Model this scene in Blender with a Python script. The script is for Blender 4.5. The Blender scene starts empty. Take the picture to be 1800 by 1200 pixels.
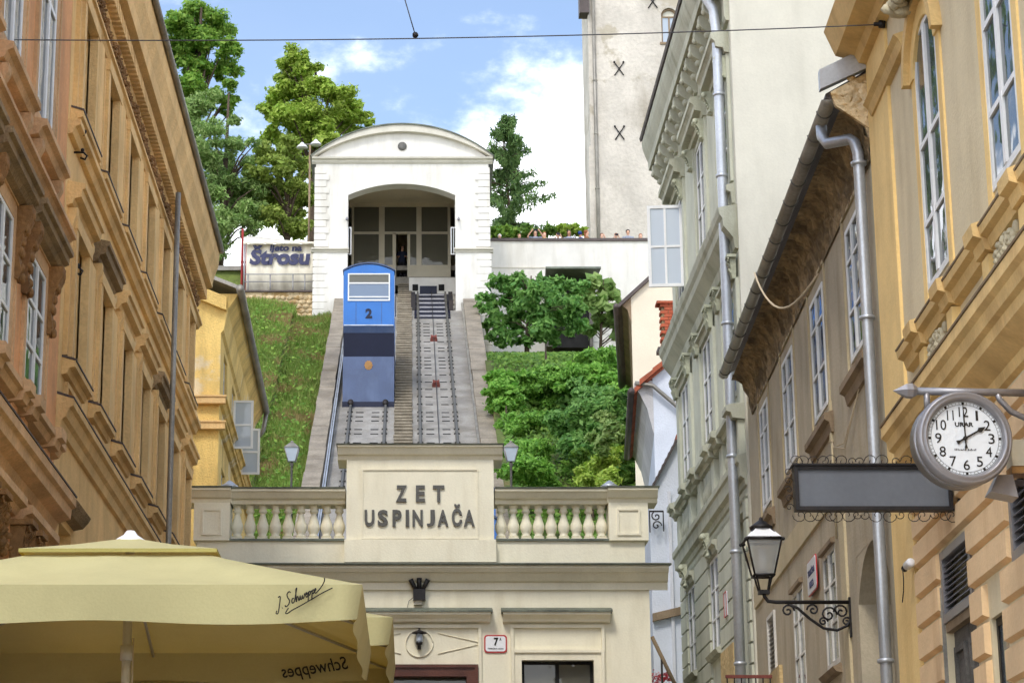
import bpy, bmesh, math, random
import numpy as np
from mathutils import Vector, Matrix
R = math.radians
random.seed(7)
sc = bpy.context.scene
C = sc.collection

# ------------------------------------------------------------------ camera
PITCH, EYE = R(15.1), 1.6
cam = bpy.data.cameras.new('camera')
cam.sensor_width = 36; cam.lens = 80; cam.shift_x = 0.1; cam.clip_start = .1; cam.clip_end = 6000
camo = bpy.data.objects.new('camera', cam); C.objects.link(camo)
camo.location = (0, 0, EYE); camo.rotation_euler = (R(90) + PITCH, 0, 0)
sc.camera = camo

# ------------------------------------------------------------------ world, sun, exposure
SUN_EL, SUN_AZ = R(52), R(200)          # azimuth measured clockwise from +Y: behind the camera, a little to the left
w = bpy.data.worlds.new('World'); sc.world = w; w.use_nodes = True
nt = w.node_tree; N = nt.nodes; Lk = nt.links; N.clear()
def wn(t, **k):
    n = N.new(t)
    for a, b in k.items(): setattr(n, a, b)
    return n
sky = wn('ShaderNodeTexSky', sky_type='NISHITA', sun_disc=False, sun_elevation=SUN_EL, sun_rotation=SUN_AZ)
sky.air_density = 1.0; sky.dust_density = .6; sky.ozone_density = 2.0
tc = wn('ShaderNodeTexCoord')
sep = wn('ShaderNodeSeparateXYZ'); Lk.new(tc.outputs['Generated'], sep.inputs[0])
mp = wn('ShaderNodeMapping'); mp.inputs['Scale'].default_value = (1, 1, 1.7); Lk.new(tc.outputs['Generated'], mp.inputs[0])
no = wn('ShaderNodeTexNoise'); no.inputs['Scale'].default_value = 5.5; no.inputs['Detail'].default_value = 9; no.inputs['Roughness'].default_value = .58
mp.inputs['Location'].default_value = (-.73, -3.78, -8.61)
Lk.new(mp.outputs[0], no.inputs['Vector'])
elv = wn('ShaderNodeMath', operation='MULTIPLY_ADD'); Lk.new(sep.outputs['Z'], elv.inputs[0]); elv.inputs[1].default_value = -3.2; elv.inputs[2].default_value = 1.2
elm = wn('ShaderNodeMath', operation='MAXIMUM'); Lk.new(elv.outputs[0], elm.inputs[0]); elm.inputs[1].default_value = -.02
add = wn('ShaderNodeMath', operation='ADD'); Lk.new(no.outputs['Fac'], add.inputs[0]); Lk.new(elm.outputs[0], add.inputs[1])
mr = wn('ShaderNodeMapRange', interpolation_type='SMOOTHSTEP'); mr.inputs['From Min'].default_value = .5; mr.inputs['From Max'].default_value = .64
Lk.new(add.outputs[0], mr.inputs[0])
bs = wn('ShaderNodeBackground'); bs.inputs['Strength'].default_value = .085; Lk.new(sky.outputs[0], bs.inputs['Color'])
bc = wn('ShaderNodeBackground'); bc.inputs['Strength'].default_value = 1.05
n2 = wn('ShaderNodeTexNoise'); n2.inputs['Scale'].default_value = 11; n2.inputs['Detail'].default_value = 7; Lk.new(mp.outputs[0], n2.inputs['Vector'])
mc = wn('ShaderNodeMix', data_type='RGBA'); Lk.new(n2.outputs['Fac'], mc.inputs[0]); mc.inputs[6].default_value = (.5, .56, .66, 1); mc.inputs[7].default_value = (1.25, 1.25, 1.25, 1); Lk.new(mc.outputs[2], bc.inputs['Color'])
mx = wn('ShaderNodeMixShader'); mr.inputs['To Min'].default_value = .05
Lk.new(mr.outputs[0], mx.inputs[0]); Lk.new(bs.outputs[0], mx.inputs[1]); Lk.new(bc.outputs[0], mx.inputs[2])
wo = wn('ShaderNodeOutputWorld'); Lk.new(mx.outputs[0], wo.inputs[0])

sun = bpy.data.lights.new('sun', 'SUN'); sun.energy = .7; sun.angle = R(12); sun.color = (1, .95, .87)
suno = bpy.data.objects.new('sun', sun); C.objects.link(suno)
sd = Vector((math.sin(SUN_AZ) * math.cos(SUN_EL), math.cos(SUN_AZ) * math.cos(SUN_EL), math.sin(SUN_EL)))
suno.rotation_euler = sd.to_track_quat('Z', 'Y').to_euler(); suno.location = (0, -20, 40)
vs = sc.view_settings; vs.view_transform = 'Standard'; vs.look = 'None'; vs.gamma = 1; vs.exposure = 1.48; vs.use_curve_mapping = False
cy = sc.cycles; cy.use_adaptive_sampling = True; cy.adaptive_threshold = .03; cy.max_bounces = 5; cy.diffuse_bounces = 3; cy.glossy_bounces = 3; cy.transmission_bounces = 4; cy.transparent_max_bounces = 8; cy.caustics_reflective = False; cy.caustics_refractive = False

# ------------------------------------------------------------------ survey: pixel of the 1800x1200 photograph -> point in the street
_c, _s = math.cos(PITCH), math.sin(PITCH)
def ray(px, py):
    r = (px - 720) / 4000; u = (600 - py) / 4000
    return Vector((r, _c - u * _s, _s + u * _c))
def atY(px, py, Y):
    d = ray(px, py); return Vector((0, 0, EYE)) + d * (Y / d.y)
def zY(py, Y): return atY(720, py, Y).z
def atd(px, py, t): return Vector((0, 0, EYE)) + ray(px, py) * t
def onX(px, py, X0, k=0.):
    d = ray(px, py); return Vector((0, 0, EYE)) + d * (X0 / (d.x - k * d.y))
SL = .505
def ztrack(Y): return 17.71 + SL * (Y - 72.09)

# ------------------------------------------------------------------ materials
def lin(r, g, b):
    f = lambda v: (v / 255 / 12.92) if v <= 10 else ((v / 255 + .055) / 1.055) ** 2.4
    return (f(r), f(g), f(b), 1)
MATS = {}
def mat(name, rgb, rough=.85, var=.12, scale=1.5, fine=30., bump=.15, metallic=0., dirt=None, damt=.5, dscale=(.6, .6, .12), patch=None, pamt=.62, pscale=.9, spec=.35, transl=0., island=None):
    """procedural surface: base colour, broad and fine tone variation, rain streaks, bare patches, relief"""
    m = bpy.data.materials.new(name); m.use_nodes = True
    t = m.node_tree; n = t.nodes; l = t.links
    b = n['Principled BSDF']; out = n['Material Output']
    b.inputs['Roughness'].default_value = rough; b.inputs['Metallic'].default_value = metallic
    b.inputs['Specular IOR Level'].default_value = spec
    g = n.new('ShaderNodeNewGeometry')
    def noise(sc_, det=5, vec=None, rg=.55):
        q = n.new('ShaderNodeTexNoise'); q.inputs['Scale'].default_value = sc_; q.inputs['Detail'].default_value = det; q.inputs['Roughness'].default_value = rg
        l.new(vec or g.outputs['Position'], q.inputs['Vector']); return q
    def mixc(fac, a, bcol, mode='MIX'):
        q = n.new('ShaderNodeMix'); q.data_type = 'RGBA'; q.blend_type = mode
        for s_, v in ((0, fac), (6, a), (7, bcol)):
            if hasattr(v, 'is_linked') or hasattr(v, 'links'): l.new(v, q.inputs[s_])
            else: q.inputs[s_].default_value = v
        return q.outputs[2]
    def ramp(v, lo, hi):
        q = n.new('ShaderNodeMapRange'); q.interpolation_type = 'SMOOTHSTEP'; q.inputs['From Min'].default_value = lo; q.inputs['From Max'].default_value = hi
        l.new(v, q.inputs[0]); return q.outputs[0]
    base = lin(*rgb)
    lo = tuple(c * (1 - var) for c in base[:3]) + (1,); hi = tuple(min(1, c * (1 + var)) for c in base[:3]) + (1,)
    n1 = noise(scale); n2 = noise(fine, 3)
    col = mixc(ramp(n1.outputs['Fac'], .3, .7), lo, hi)
    f2 = n.new('ShaderNodeMapRange'); f2.inputs['To Min'].default_value = 1 - var * .9; f2.inputs['To Max'].default_value = 1 + var * .6
    f2.inputs['From Min'].default_value = .25; f2.inputs['From Max'].default_value = .75
    l.new(n2.outputs['Fac'], f2.inputs[0])
    cc = n.new('ShaderNodeCombineColor')
    for i in range(3): l.new(f2.outputs[0], cc.inputs[i])
    col = mixc(1., col, cc.outputs[0], 'MULTIPLY')
    if island:
        r2 = lin(*island)
        col = mixc(g.outputs['Random Per Island'], col, r2)
    if patch:
        n3 = noise(pscale, 8, rg=.62)
        col = mixc(ramp(n3.outputs['Fac'], pamt - .03, pamt + .03), col, lin(*patch))
    if dirt:
        v = n.new('ShaderNodeMapping'); v.inputs['Scale'].default_value = dscale; l.new(g.outputs['Position'], v.inputs[0])
        n4 = noise(4., 7, v.outputs[0], .6)
        q = n.new('ShaderNodeMath'); q.operation = 'MULTIPLY'; q.inputs[1].default_value = damt; l.new(ramp(n4.outputs['Fac'], .45, .75), q.inputs[0])
        col = mixc(q.outputs[0], col, lin(*dirt))
    l.new(col, b.inputs['Base Color'])
    if bump:
        bp = n.new('ShaderNodeBump'); bp.inputs['Strength'].default_value = bump; bp.inputs['Distance'].default_value = .05
        l.new(n2.outputs['Fac'], bp.inputs['Height']); l.new(bp.outputs[0], b.inputs['Normal'])
    if transl:
        tr = n.new('ShaderNodeBsdfTranslucent'); l.new(col, tr.inputs['Color'])
        ms = n.new('ShaderNodeMixShader'); ms.inputs[0].default_value = transl
        l.new(b.outputs[0], ms.inputs[1]); l.new(tr.outputs[0], ms.inputs[2]); l.new(ms.outputs[0], out.inputs[0])
    MATS[name] = m; return m
def glass(name, tint, mixv, refl=.9):
    """window glass: mirror reflection by angle over a see-through tinted sheet"""
    m = bpy.data.materials.new(name); m.use_nodes = True
    t = m.node_tree; n = t.nodes; l = t.links
    n.remove(n['Principled BSDF']); out = n['Material Output']
    tr = n.new('ShaderNodeBsdfTransparent'); tr.inputs[0].default_value = lin(*tint)
    di = n.new('ShaderNodeBsdfDiffuse'); di.inputs[0].default_value = lin(*tint)
    gl = n.new('ShaderNodeBsdfGlossy'); gl.inputs['Roughness'].default_value = .03; gl.inputs[0].default_value = (refl, refl, refl, 1)
    g = n.new('ShaderNodeNewGeometry'); no_ = n.new('ShaderNodeTexNoise'); no_.inputs['Scale'].default_value = 2.2; l.new(g.outputs['Position'], no_.inputs['Vector'])
    bp = n.new('ShaderNodeBump'); bp.inputs['Strength'].default_value = .08; bp.inputs['Distance'].default_value = .1; l.new(no_.outputs['Fac'], bp.inputs['Height']); l.new(bp.outputs[0], gl.inputs['Normal'])
    fr = n.new('ShaderNodeFresnel'); fr.inputs[0].default_value = 1.5
    a = n.new('ShaderNodeMixShader'); a.inputs[0].default_value = mixv; l.new(tr.outputs[0], a.inputs[1]); l.new(di.outputs[0], a.inputs[2])
    b = n.new('ShaderNodeMixShader'); l.new(fr.outputs[0], b.inputs[0]); l.new(a.outputs[0], b.inputs[1]); l.new(gl.outputs[0], b.inputs[2])
    l.new(b.outputs[0], out.inputs[0]); MATS[name] = m; return m
P = {}
P['orange'] = mat('plaster_orange', (230, 168, 114), var=.12, dirt=(150, 116, 84), damt=.45, patch=(196, 178, 150), pamt=.67)
P['orange_trim'] = mat('plaster_orange_trim', (212, 172, 128), var=.18, dirt=(146, 118, 86), damt=.45, bump=.3)
P['ochre'] = mat('plaster_ochre', (238, 197, 132), var=.1, dirt=(186, 142, 84), damt=.45, patch=(206, 186, 152), pamt=.72)
P['ochre_trim'] = mat('plaster_ochre_trim', (232, 193, 132), var=.12, dirt=(176, 142, 96), damt=.4, bump=.3)
P['ochre_dark'] = mat('weathered_ledge', (150, 126, 92), var=.3, dirt=(84, 76, 62), damt=.7, bump=.4)
P['yellow_old'] = mat('plaster_yellow_worn', (230, 196, 118), var=.14, dirt=(158, 122, 66), damt=.6, patch=(226, 206, 164), pamt=.6, bump=.35)
P['cream'] = mat('station_cream', (243, 236, 210), var=.04, dirt=(206, 194, 162), damt=.38, dscale=(.8, .8, .14), bump=.08)
P['cream_trim'] = mat('station_trim', (240, 232, 206), var=.05, dirt=(204, 194, 164), damt=.35, bump=.08)
P['white'] = mat('station_white', (226, 222, 212), var=.05, dirt=(190, 182, 164), damt=.42, dscale=(.6, .6, .08), bump=.06)
P['white_trim'] = mat('station_white_trim', (212, 206, 190), var=.05, dirt=(190, 184, 166), damt=.4, bump=.06)
P['soffit'] = mat('station_soffit', (226, 214, 186), var=.05)
P['flash'] = mat('weathered_copper_flashing', (112, 118, 104), rough=.55, var=.25, bump=.25, dirt=(70, 72, 66), damt=.6)
P['green'] = mat('plaster_sage', (198, 199, 180), var=.06, dirt=(150, 150, 126), damt=.45, bump=.08)
P['green_trim'] = mat('plaster_sage_trim', (184, 184, 164), var=.08, dirt=(118, 116, 92), damt=.55, bump=.15)
P['gable'] = mat('plaster_pale_gable', (212, 208, 190), var=.04, dirt=(190, 186, 168), damt=.5, bump=.06)
P['brown'] = mat('plaster_taupe', (186, 173, 147), var=.1, dirt=(138, 118, 84), damt=.5, patch=(196, 178, 138), pamt=.68, bump=.15)
P['brown_band'] = mat('plaster_taupe_band', (200, 184, 148), var=.08, dirt=(158, 138, 98), damt=.4)
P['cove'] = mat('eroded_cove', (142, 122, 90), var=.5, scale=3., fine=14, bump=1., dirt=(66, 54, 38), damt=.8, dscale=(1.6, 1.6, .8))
P['rubble'] = mat('rubble_masonry', (206, 184, 146), var=.25, scale=4, fine=12, bump=1., patch=(168, 138, 92), pamt=.55, pscale=3)
P['sill_brown'] = mat('sill_brown', (148, 128, 102), var=.15, dirt=(92, 74, 52), damt=.5)
P['yellow'] = mat('plaster_yellow', (244, 210, 142), var=.07, dirt=(204, 166, 104), damt=.5, patch=(226, 204, 160), pamt=.74, bump=.1)
P['yellow_field'] = mat('plaster_putty', (222, 206, 170), var=.05, dirt=(184, 164, 126), damt=.45, bump=.1)
P['yellow_trim'] = mat('plaster_yellow_trim', (228, 194, 132), var=.1, dirt=(176, 138, 88), damt=.55, bump=.15)
P['peach'] = mat('plaster_peach', (236, 202, 156), var=.06, dirt=(196, 150, 98), damt=.5, bump=.1)
P['whitewash'] = mat('whitewash', (216, 220, 228), var=.05, dirt=(206, 208, 214), damt=.5, bump=.2)
P['cream_house'] = mat('plaster_cream_house', (226, 216, 192), var=.03, dirt=(222, 210, 184), damt=.4)
P['grey_cove'] = mat('grey_cove', (196, 192, 190), var=.08, dirt=(150, 146, 140), damt=.5)
P['tower'] = mat('tower_limewash', (206, 198, 184), var=.12, scale=.4, fine=5, bump=.8, dirt=(156, 146, 128), damt=.85, dscale=(.12, .12, .06), patch=(182, 172, 152), pamt=.58, pscale=.35)
P['tile'] = mat('roof_tile', (170, 90, 62), var=.25, bump=.3, dirt=(96, 64, 50), damt=.5)
P['roof_dark'] = mat('roof_edge_dark', (88, 78, 74), var=.2, rough=.6)
P['relief'] = mat('relief_stone', (204, 192, 160), var=.2, fine=24, bump=.4, dirt=(120, 104, 72), damt=.6)
P['relief_green'] = mat('relief_sage', (186, 188, 164), var=.12, fine=24, bump=.3, dirt=(126, 124, 100), damt=.5)
P['relief_ochre'] = mat('relief_ochre', (146, 108, 66), var=.25, fine=24, bump=.4, dirt=(84, 62, 40), damt=.6)
P['zinc'] = mat('zinc', (190, 194, 198), rough=.42, metallic=.55, var=.12, bump=.05, dirt=(120, 124, 128), damt=.4)
P['zinc_dark'] = mat('zinc_old', (150, 145, 134), rough=.45, metallic=.35, var=.18, bump=.1, dirt=(84, 78, 66), damt=.5)
P['iron'] = mat('black_iron', (44, 42, 42), rough=.5, metallic=.5, var=.2, bump=.1, dirt=(80, 66, 56), damt=.4)
P['steel'] = mat('grey_painted_steel', (150, 148, 150), rough=.38, metallic=.45, var=.06, bump=.03)
P['panel'] = mat('grey_sign_panel', (98, 102, 108), rough=.55, var=.06, bump=.03, dirt=(84, 88, 94), damt=.5)
P['wframe'] = mat('white_window_paint', (232, 232, 230), rough=.45, var=.05, bump=.05, dirt=(196, 194, 188), damt=.35)
P['wframe_old'] = mat('old_window_paint', (220, 216, 206), rough=.6, var=.1, bump=.2, dirt=(168, 160, 144), damt=.5)
P['curtain'] = mat('net_curtain', (222, 224, 222), var=.1, scale=3, bump=.0, dirt=(168, 172, 174), damt=.6, dscale=(3, 3, .1))
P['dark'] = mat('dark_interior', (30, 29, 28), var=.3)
P['glass'] = glass('window_glass', (150, 164, 170), .25)
P['glass_dark'] = glass('station_glass', (122, 120, 106), .55)
P['glass_car'] = glass('car_glass', (140, 160, 186), .6)
P['glass_clear'] = glass('lantern_glass', (226, 228, 224), .3)
P['glass_milky'] = glass('milky_glass', (196, 206, 216), .85)
P['blue'] = mat('car_blue', (34, 106, 182), rough=.32, var=.05, bump=.02, spec=.5)
P['navy'] = mat('car_navy', (58, 74, 106), rough=.36, var=.12, bump=.03, spec=.5, dirt=(82, 98, 126), damt=.6)
P['navy_dark'] = mat('car_navy_dark', (18, 24, 48), rough=.5, var=.1, bump=.02)  # dark navy; on the car's recess it carries painted-in shade
P['gold'] = mat('crest_gold', (158, 116, 64), rough=.5, var=.15)
P['concrete'] = mat('track_concrete', (152, 147, 138), var=.2, scale=1.2, fine=18, bump=.3, dirt=(128, 120, 106), damt=.6, dscale=(.4, .4, .4))
P['stonewall'] = mat('retaining_stone', (146, 135, 118), var=.22, scale=1.2, fine=14, bump=.5, dirt=(116, 104, 86), damt=.7, dscale=(.4, .4, .4))
P['brickstep'] = mat('step_stone', (150, 140, 122), var=.2, scale=3, fine=14, bump=.4, dirt=(126, 116, 98), damt=.6, dscale=(1, 1, 1))
P['rust'] = mat('rusty_red', (118, 66, 58), var=.25)
P['canvas'] = mat('cream_canvas', (208, 199, 146), rough=.9, var=.05, scale=2, fine=60, bump=.08, transl=.25)
P['canvas_vent'] = mat('yellow_canvas_vent', (196, 186, 112), rough=.9, var=.05, transl=.4)
for nm_ in ('cream_canvas', 'yellow_canvas_vent'):
    for nd in bpy.data.materials[nm_].node_tree.nodes:
        if nd.type == 'BSDF_TRANSLUCENT':
            for lk in list(nd.inputs['Color'].links): bpy.data.materials[nm_].node_tree.links.remove(lk)
            nd.inputs['Color'].default_value = lin(160, 126, 40)
P['tent'] = mat('tent_canvas', (240, 232, 212), rough=.9, var=.05, scale=1.5, bump=.15, dirt=(196, 188, 166), damt=.5)
P['ink'] = mat('ink', (40, 36, 30), var=.05)
P['ink_navy'] = mat('banner_ink', (74, 76, 104), var=.05)
P['letter'] = mat('letter_metal', (94, 92, 86), rough=.5, var=.12)
P['red'] = mat('plate_red', (190, 58, 58), rough=.4, var=.05)
P['plate'] = mat('enamel_white', (240, 240, 240), rough=.25, var=.02)
P['pink_wash'] = mat('enamel_pinkish', (214, 214, 218), rough=.35, var=.05)
P['dial'] = mat('clock_dial', (226, 232, 236), rough=.35, var=.015)
P['door'] = mat('door_brown', (92, 52, 38), rough=.45, var=.2, scale=3, bump=.1)
P['door_grey'] = mat('door_weathered', (96, 92, 86), rough=.8, var=.2, scale=5, bump=.3)
P['wood_lt'] = mat('plywood', (206, 178, 128), var=.1)
P['asphalt'] = mat('street_paving', (136, 130, 121), var=.2, scale=1, fine=12, bump=.4)
P['soil'] = mat('hill_soil', (92, 104, 48), var=.35, scale=.6, fine=6, bump=.6, patch=(128, 108, 70), pamt=.58, pscale=.35)
P['bark'] = mat('bark', (84, 70, 56), var=.3, bump=.6)
P['redpole'] = mat('red_pole', (150, 52, 50), var=.1)
P['beige_metal'] = mat('beige_metal', (196, 188, 166), rough=.4, var=.06)
P['sandstone'] = mat('sandstone_plinth', (198, 172, 122), var=.16, scale=2, fine=10, bump=.6, dirt=(150, 122, 80), damt=.5)
P['wire'] = mat('wire', (84, 84, 88), var=.05)
P['cable'] = mat('pale_cable', (208, 190, 158), var=.05)
def leafmat(nm, a, b): return mat(nm, a, rough=.55, var=.25, scale=.5, fine=5, bump=0, spec=.3, transl=.4, island=b)
P['leaf_dark'] = leafmat('leaf_dark', (84, 124, 52), (132, 164, 70))
P['leaf_mid'] = leafmat('leaf_mid', (100, 146, 54), (156, 186, 80))
P['leaf_light'] = leafmat('leaf_light', (138, 172, 60), (190, 208, 96))
P['leaf_pale'] = leafmat('leaf_pale', (120, 158, 78), (172, 194, 120))
P['leaf_olive'] = leafmat('leaf_olive', (126, 152, 60), (176, 190, 96))
P['leaf_larch'] = leafmat('leaf_larch', (84, 118, 68), (136, 166, 96))
P['leaf_shrub'] = leafmat('leaf_shrub', (86, 136, 64), (144, 186, 98))
P['leaf_ivy'] = leafmat('leaf_ivy', (98, 150, 56), (152, 198, 86))
P['grass'] = mat('grass_blades', (108, 142, 54), rough=.6, var=.3, scale=.5, fine=4, bump=0, spec=.2, transl=.35, island=(160, 172, 92), patch=(166, 146, 96), pamt=.57, pscale=.55)
P['flower'] = leafmat('red_flower', (190, 50, 62), (210, 110, 110))
for i, c_ in enumerate([(214, 168, 138), (196, 146, 116), (226, 182, 154)]): P['skin%d' % i] = mat('skin_%d' % i, c_, rough=.6, var=.04, bump=0)
for nm, c_ in dict(c_white=(226, 222, 220), c_black=(44, 42, 48), c_yellow=(222, 188, 70), c_blue=(40, 62, 128), c_grey=(150, 156, 168), c_brown=(150, 104, 70), c_pink=(198, 160, 168), c_navy=(38, 44, 66), h_dark=(52, 40, 36), h_brown=(112, 76, 54), h_red=(150, 92, 58), h_black=(30, 27, 28), denim=(66, 78, 104)).items():
    P[nm] = mat(nm, c_, rough=.8, var=.1, bump=.05)

# ------------------------------------------------------------------ mesh helpers
def link(o, parent=None):
    C.objects.link(o)
    if parent: o.parent = parent
    return o
class MB:
    """collects boxes, extruded profiles, lathes and tubes into ONE mesh"""
    def __init__(s): s.v = []; s.f = []; s.sm = []
    def add(s, v, f, smooth=False):
        o = len(s.v); s.v += [tuple(p) for p in v]; s.f += [[i + o for i in q] for q in f]; s.sm += [smooth] * len(f); return s
    def box(s, x0, x1, y0, y1, z0, z1):
        v = [(x, y, z) for z in (z0, z1) for y in (y0, y1) for x in (x0, x1)]
        return s.add(v, [(0, 2, 3, 1), (4, 5, 7, 6), (0, 1, 5, 4), (1, 3, 7, 5), (3, 2, 6, 7), (2, 0, 4, 6)])
    def run(s, prof, x0, x1):
        """profile of (outward, z) points extruded along x (outward = -y)"""
        n = len(prof); v = [(x0, -o, z) for o, z in prof] + [(x1, -o, z) for o, z in prof]
        return s.add(v, [(i, (i + 1) % n, n + (i + 1) % n, n + i) for i in range(n)] + [tuple(range(n)), tuple(range(2 * n - 1, n - 1, -1))])
    def slab(s, poly, y0, y1):
        """polygon of (x, z) extruded along y"""
        n = len(poly); v = [(x, y0, z) for x, z in poly] + [(x, y1, z) for x, z in poly]
        return s.add(v, [(i, (i + 1) % n, n + (i + 1) % n, n + i) for i in range(n)] + [tuple(range(n)), tuple(range(2 * n - 1, n - 1, -1))])
    def hull8(s, a, b):
        """two quads a, b (4 points each) joined"""
        return s.add(list(a) + list(b), [(0, 1, 2, 3), (7, 6, 5, 4), (0, 4, 5, 1), (1, 5, 6, 2), (2, 6, 7, 3), (3, 7, 4, 0)])
    def lathe(s, prof, seg=14, at=(0, 0, 0), axis='z', smooth=True):
        v = []; f = []; n = len(prof)
        for k in range(seg):
            a = 2 * math.pi * k / seg; ca, sa = math.cos(a), math.sin(a)
            for r, h in prof:
                p = (r * ca, r * sa, h) if axis == 'z' else ((r * ca, h, r * sa) if axis == 'y' else (h, r * ca, r * sa))
                v.append((p[0] + at[0], p[1] + at[1], p[2] + at[2]))
        for k in range(seg):
            q = (k + 1) % seg
            f += [(k * n + i, q * n + i, q * n + i + 1, k * n + i + 1) for i in range(n - 1)]
        f += [tuple(k * n for k in range(seg - 1, -1, -1)), tuple(k * n + n - 1 for k in range(seg))]
        return s.add(v, f, smooth)
    def tube(s, pts, r, seg=8, r2=None):
        pts = [Vector(p) for p in pts]; n = len(pts); v = []; f = []
        up = None
        for i, p in enumerate(pts):
            t = (pts[min(i + 1, n - 1)] - pts[max(i - 1, 0)]).normalized()
            if up is None: up = Vector((0, 0, 1)) if abs(t.z) < .9 else Vector((1, 0, 0))
            a = t.cross(up).normalized(); b = a.cross(t).normalized(); up = b
            rr = r if r2 is None else r + (r2 - r) * i / max(1, n - 1)
            v += [p + (a * math.cos(2 * math.pi * k / seg) + b * math.sin(2 * math.pi * k / seg)) * rr for k in range(seg)]
        for i in range(n - 1):
            f += [(i * seg + k, i * seg + (k + 1) % seg, (i + 1) * seg + (k + 1) % seg, (i + 1) * seg + k) for k in range(seg)]
        f += [tuple(range(seg - 1, -1, -1)), tuple((n - 1) * seg + k for k in range(seg))]
        return s.add(v, f, True)
    def ball(s, c, r, seg=7, rings=5):
        rx, ry, rz = r if hasattr(r, '__len__') else (r, r, r)
        v = [(c[0], c[1], c[2] + rz)]; f = []
        for i in range(1, rings):
            th = math.pi * i / rings
            v += [(c[0] + rx * math.sin(th) * math.cos(2 * math.pi * k / seg), c[1] + ry * math.sin(th) * math.sin(2 * math.pi * k / seg), c[2] + rz * math.cos(th)) for k in range(seg)]
        v.append((c[0], c[1], c[2] - rz)); e = len(v) - 1
        f += [(0, 1 + k, 1 + (k + 1) % seg) for k in range(seg)]
        for i in range(rings - 2):
            o = 1 + i * seg
            f += [(o + k, o + seg + k, o + seg + (k + 1) % seg, o + (k + 1) % seg) for k in range(seg)]
        o = 1 + (rings - 2) * seg
        f += [(e, o + (k + 1) % seg, o + k) for k in range(seg)]
        return s.add(v, f, True)
    def mesh(s, name, m):
        me = bpy.data.meshes.new(name); me.from_pydata(s.v, [], s.f)
        bm = bmesh.new(); bm.from_mesh(me); bmesh.ops.recalc_face_normals(bm, faces=bm.faces); bm.to_mesh(me); bm.free()
        me.polygons.foreach_set('use_smooth', s.sm); me.materials.append(m if not isinstance(m, str) else P[m]); return me
    def build(s, name, m, parent=None, loc=(0, 0, 0), rot=(0, 0, 0)):
        return inst(name, s.mesh(name, m), parent, loc, rot)
def inst(name, me, parent=None, loc=(0, 0, 0), rot=(0, 0, 0), scale=None):
    o = bpy.data.objects.new(name, me); o.location = loc; o.rotation_euler = rot
    if scale: o.scale = scale
    return link(o, parent)
def tag(o, label=None, cat=None, group=None, kind=None):
    for k, v in (('label', label), ('category', cat), ('group', group), ('kind', kind)):
        if v: o[k] = v
    return o
def thing(name, label, cat, loc=(0, 0, 0), rotz=0, group=None):
    o = bpy.data.objects.new(name, None); o.empty_display_size = .2; link(o)
    o.location = loc; o.rotation_euler = (0, 0, rotz); return tag(o, label, cat, group)
CACHE = {}
def cached(key, fn):
    if key not in CACHE: CACHE[key] = fn()
    return CACHE[key]
def ring(mb, x0, x1, z0, z1, t, y0, y1):
    """rectangular frame of bar width t"""
    mb.box(x0, x0 + t, y0, y1, z0, z1); mb.box(x1 - t, x1, y0, y1, z0, z1)
    mb.box(x0 + t, x1 - t, y0, y1, z0, z0 + t); mb.box(x0 + t, x1 - t, y0, y1, z1 - t, z1)
def wall_mesh(x0, x1, z0, z1, openings, thick=.4):
    """wall sheet of real thickness with rectangular openings cut through it"""
    xs = sorted({x0, x1} | {min(max(v, x0), x1) for o in openings for v in o[:2]}); zs = sorted({z0, z1} | {min(max(v, z0), z1) for o in openings for v in o[2:4]})
    solid = lambda i, j: 0 <= i < len(xs) - 1 and 0 <= j < len(zs) - 1 and not any(o[0] - 1e-6 <= xs[i] and xs[i + 1] <= o[1] + 1e-6 and o[2] - 1e-6 <= zs[j] and zs[j + 1] <= o[3] + 1e-6 for o in openings)
    mb = MB(); idx = {}
    def vid(i, j, k):
        if (i, j, k) not in idx: idx[(i, j, k)] = len(mb.v); mb.v.append((xs[i], thick * k, zs[j]))
        return idx[(i, j, k)]
    def q(*a): mb.f.append([vid(*p) for p in a]); mb.sm.append(False)
    for i in range(len(xs) - 1):
        for j in range(len(zs) - 1):
            if not solid(i, j): continue
            q((i, j, 0), (i + 1, j, 0), (i + 1, j + 1, 0), (i, j + 1, 0)); q((i, j, 1), (i, j + 1, 1), (i + 1, j + 1, 1), (i + 1, j, 1))
            if not solid(i - 1, j): q((i, j, 0), (i, j + 1, 0), (i, j + 1, 1), (i, j, 1))
            if not solid(i + 1, j): q((i + 1, j, 0), (i + 1, j, 1), (i + 1, j + 1, 1), (i + 1, j + 1, 0))
            if not solid(i, j - 1): q((i, j, 0), (i, j, 1), (i + 1, j, 1), (i + 1, j, 0))
            if not solid(i, j + 1): q((i, j + 1, 0), (i + 1, j + 1, 0), (i + 1, j + 1, 1), (i, j + 1, 1))
    return mb
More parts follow.
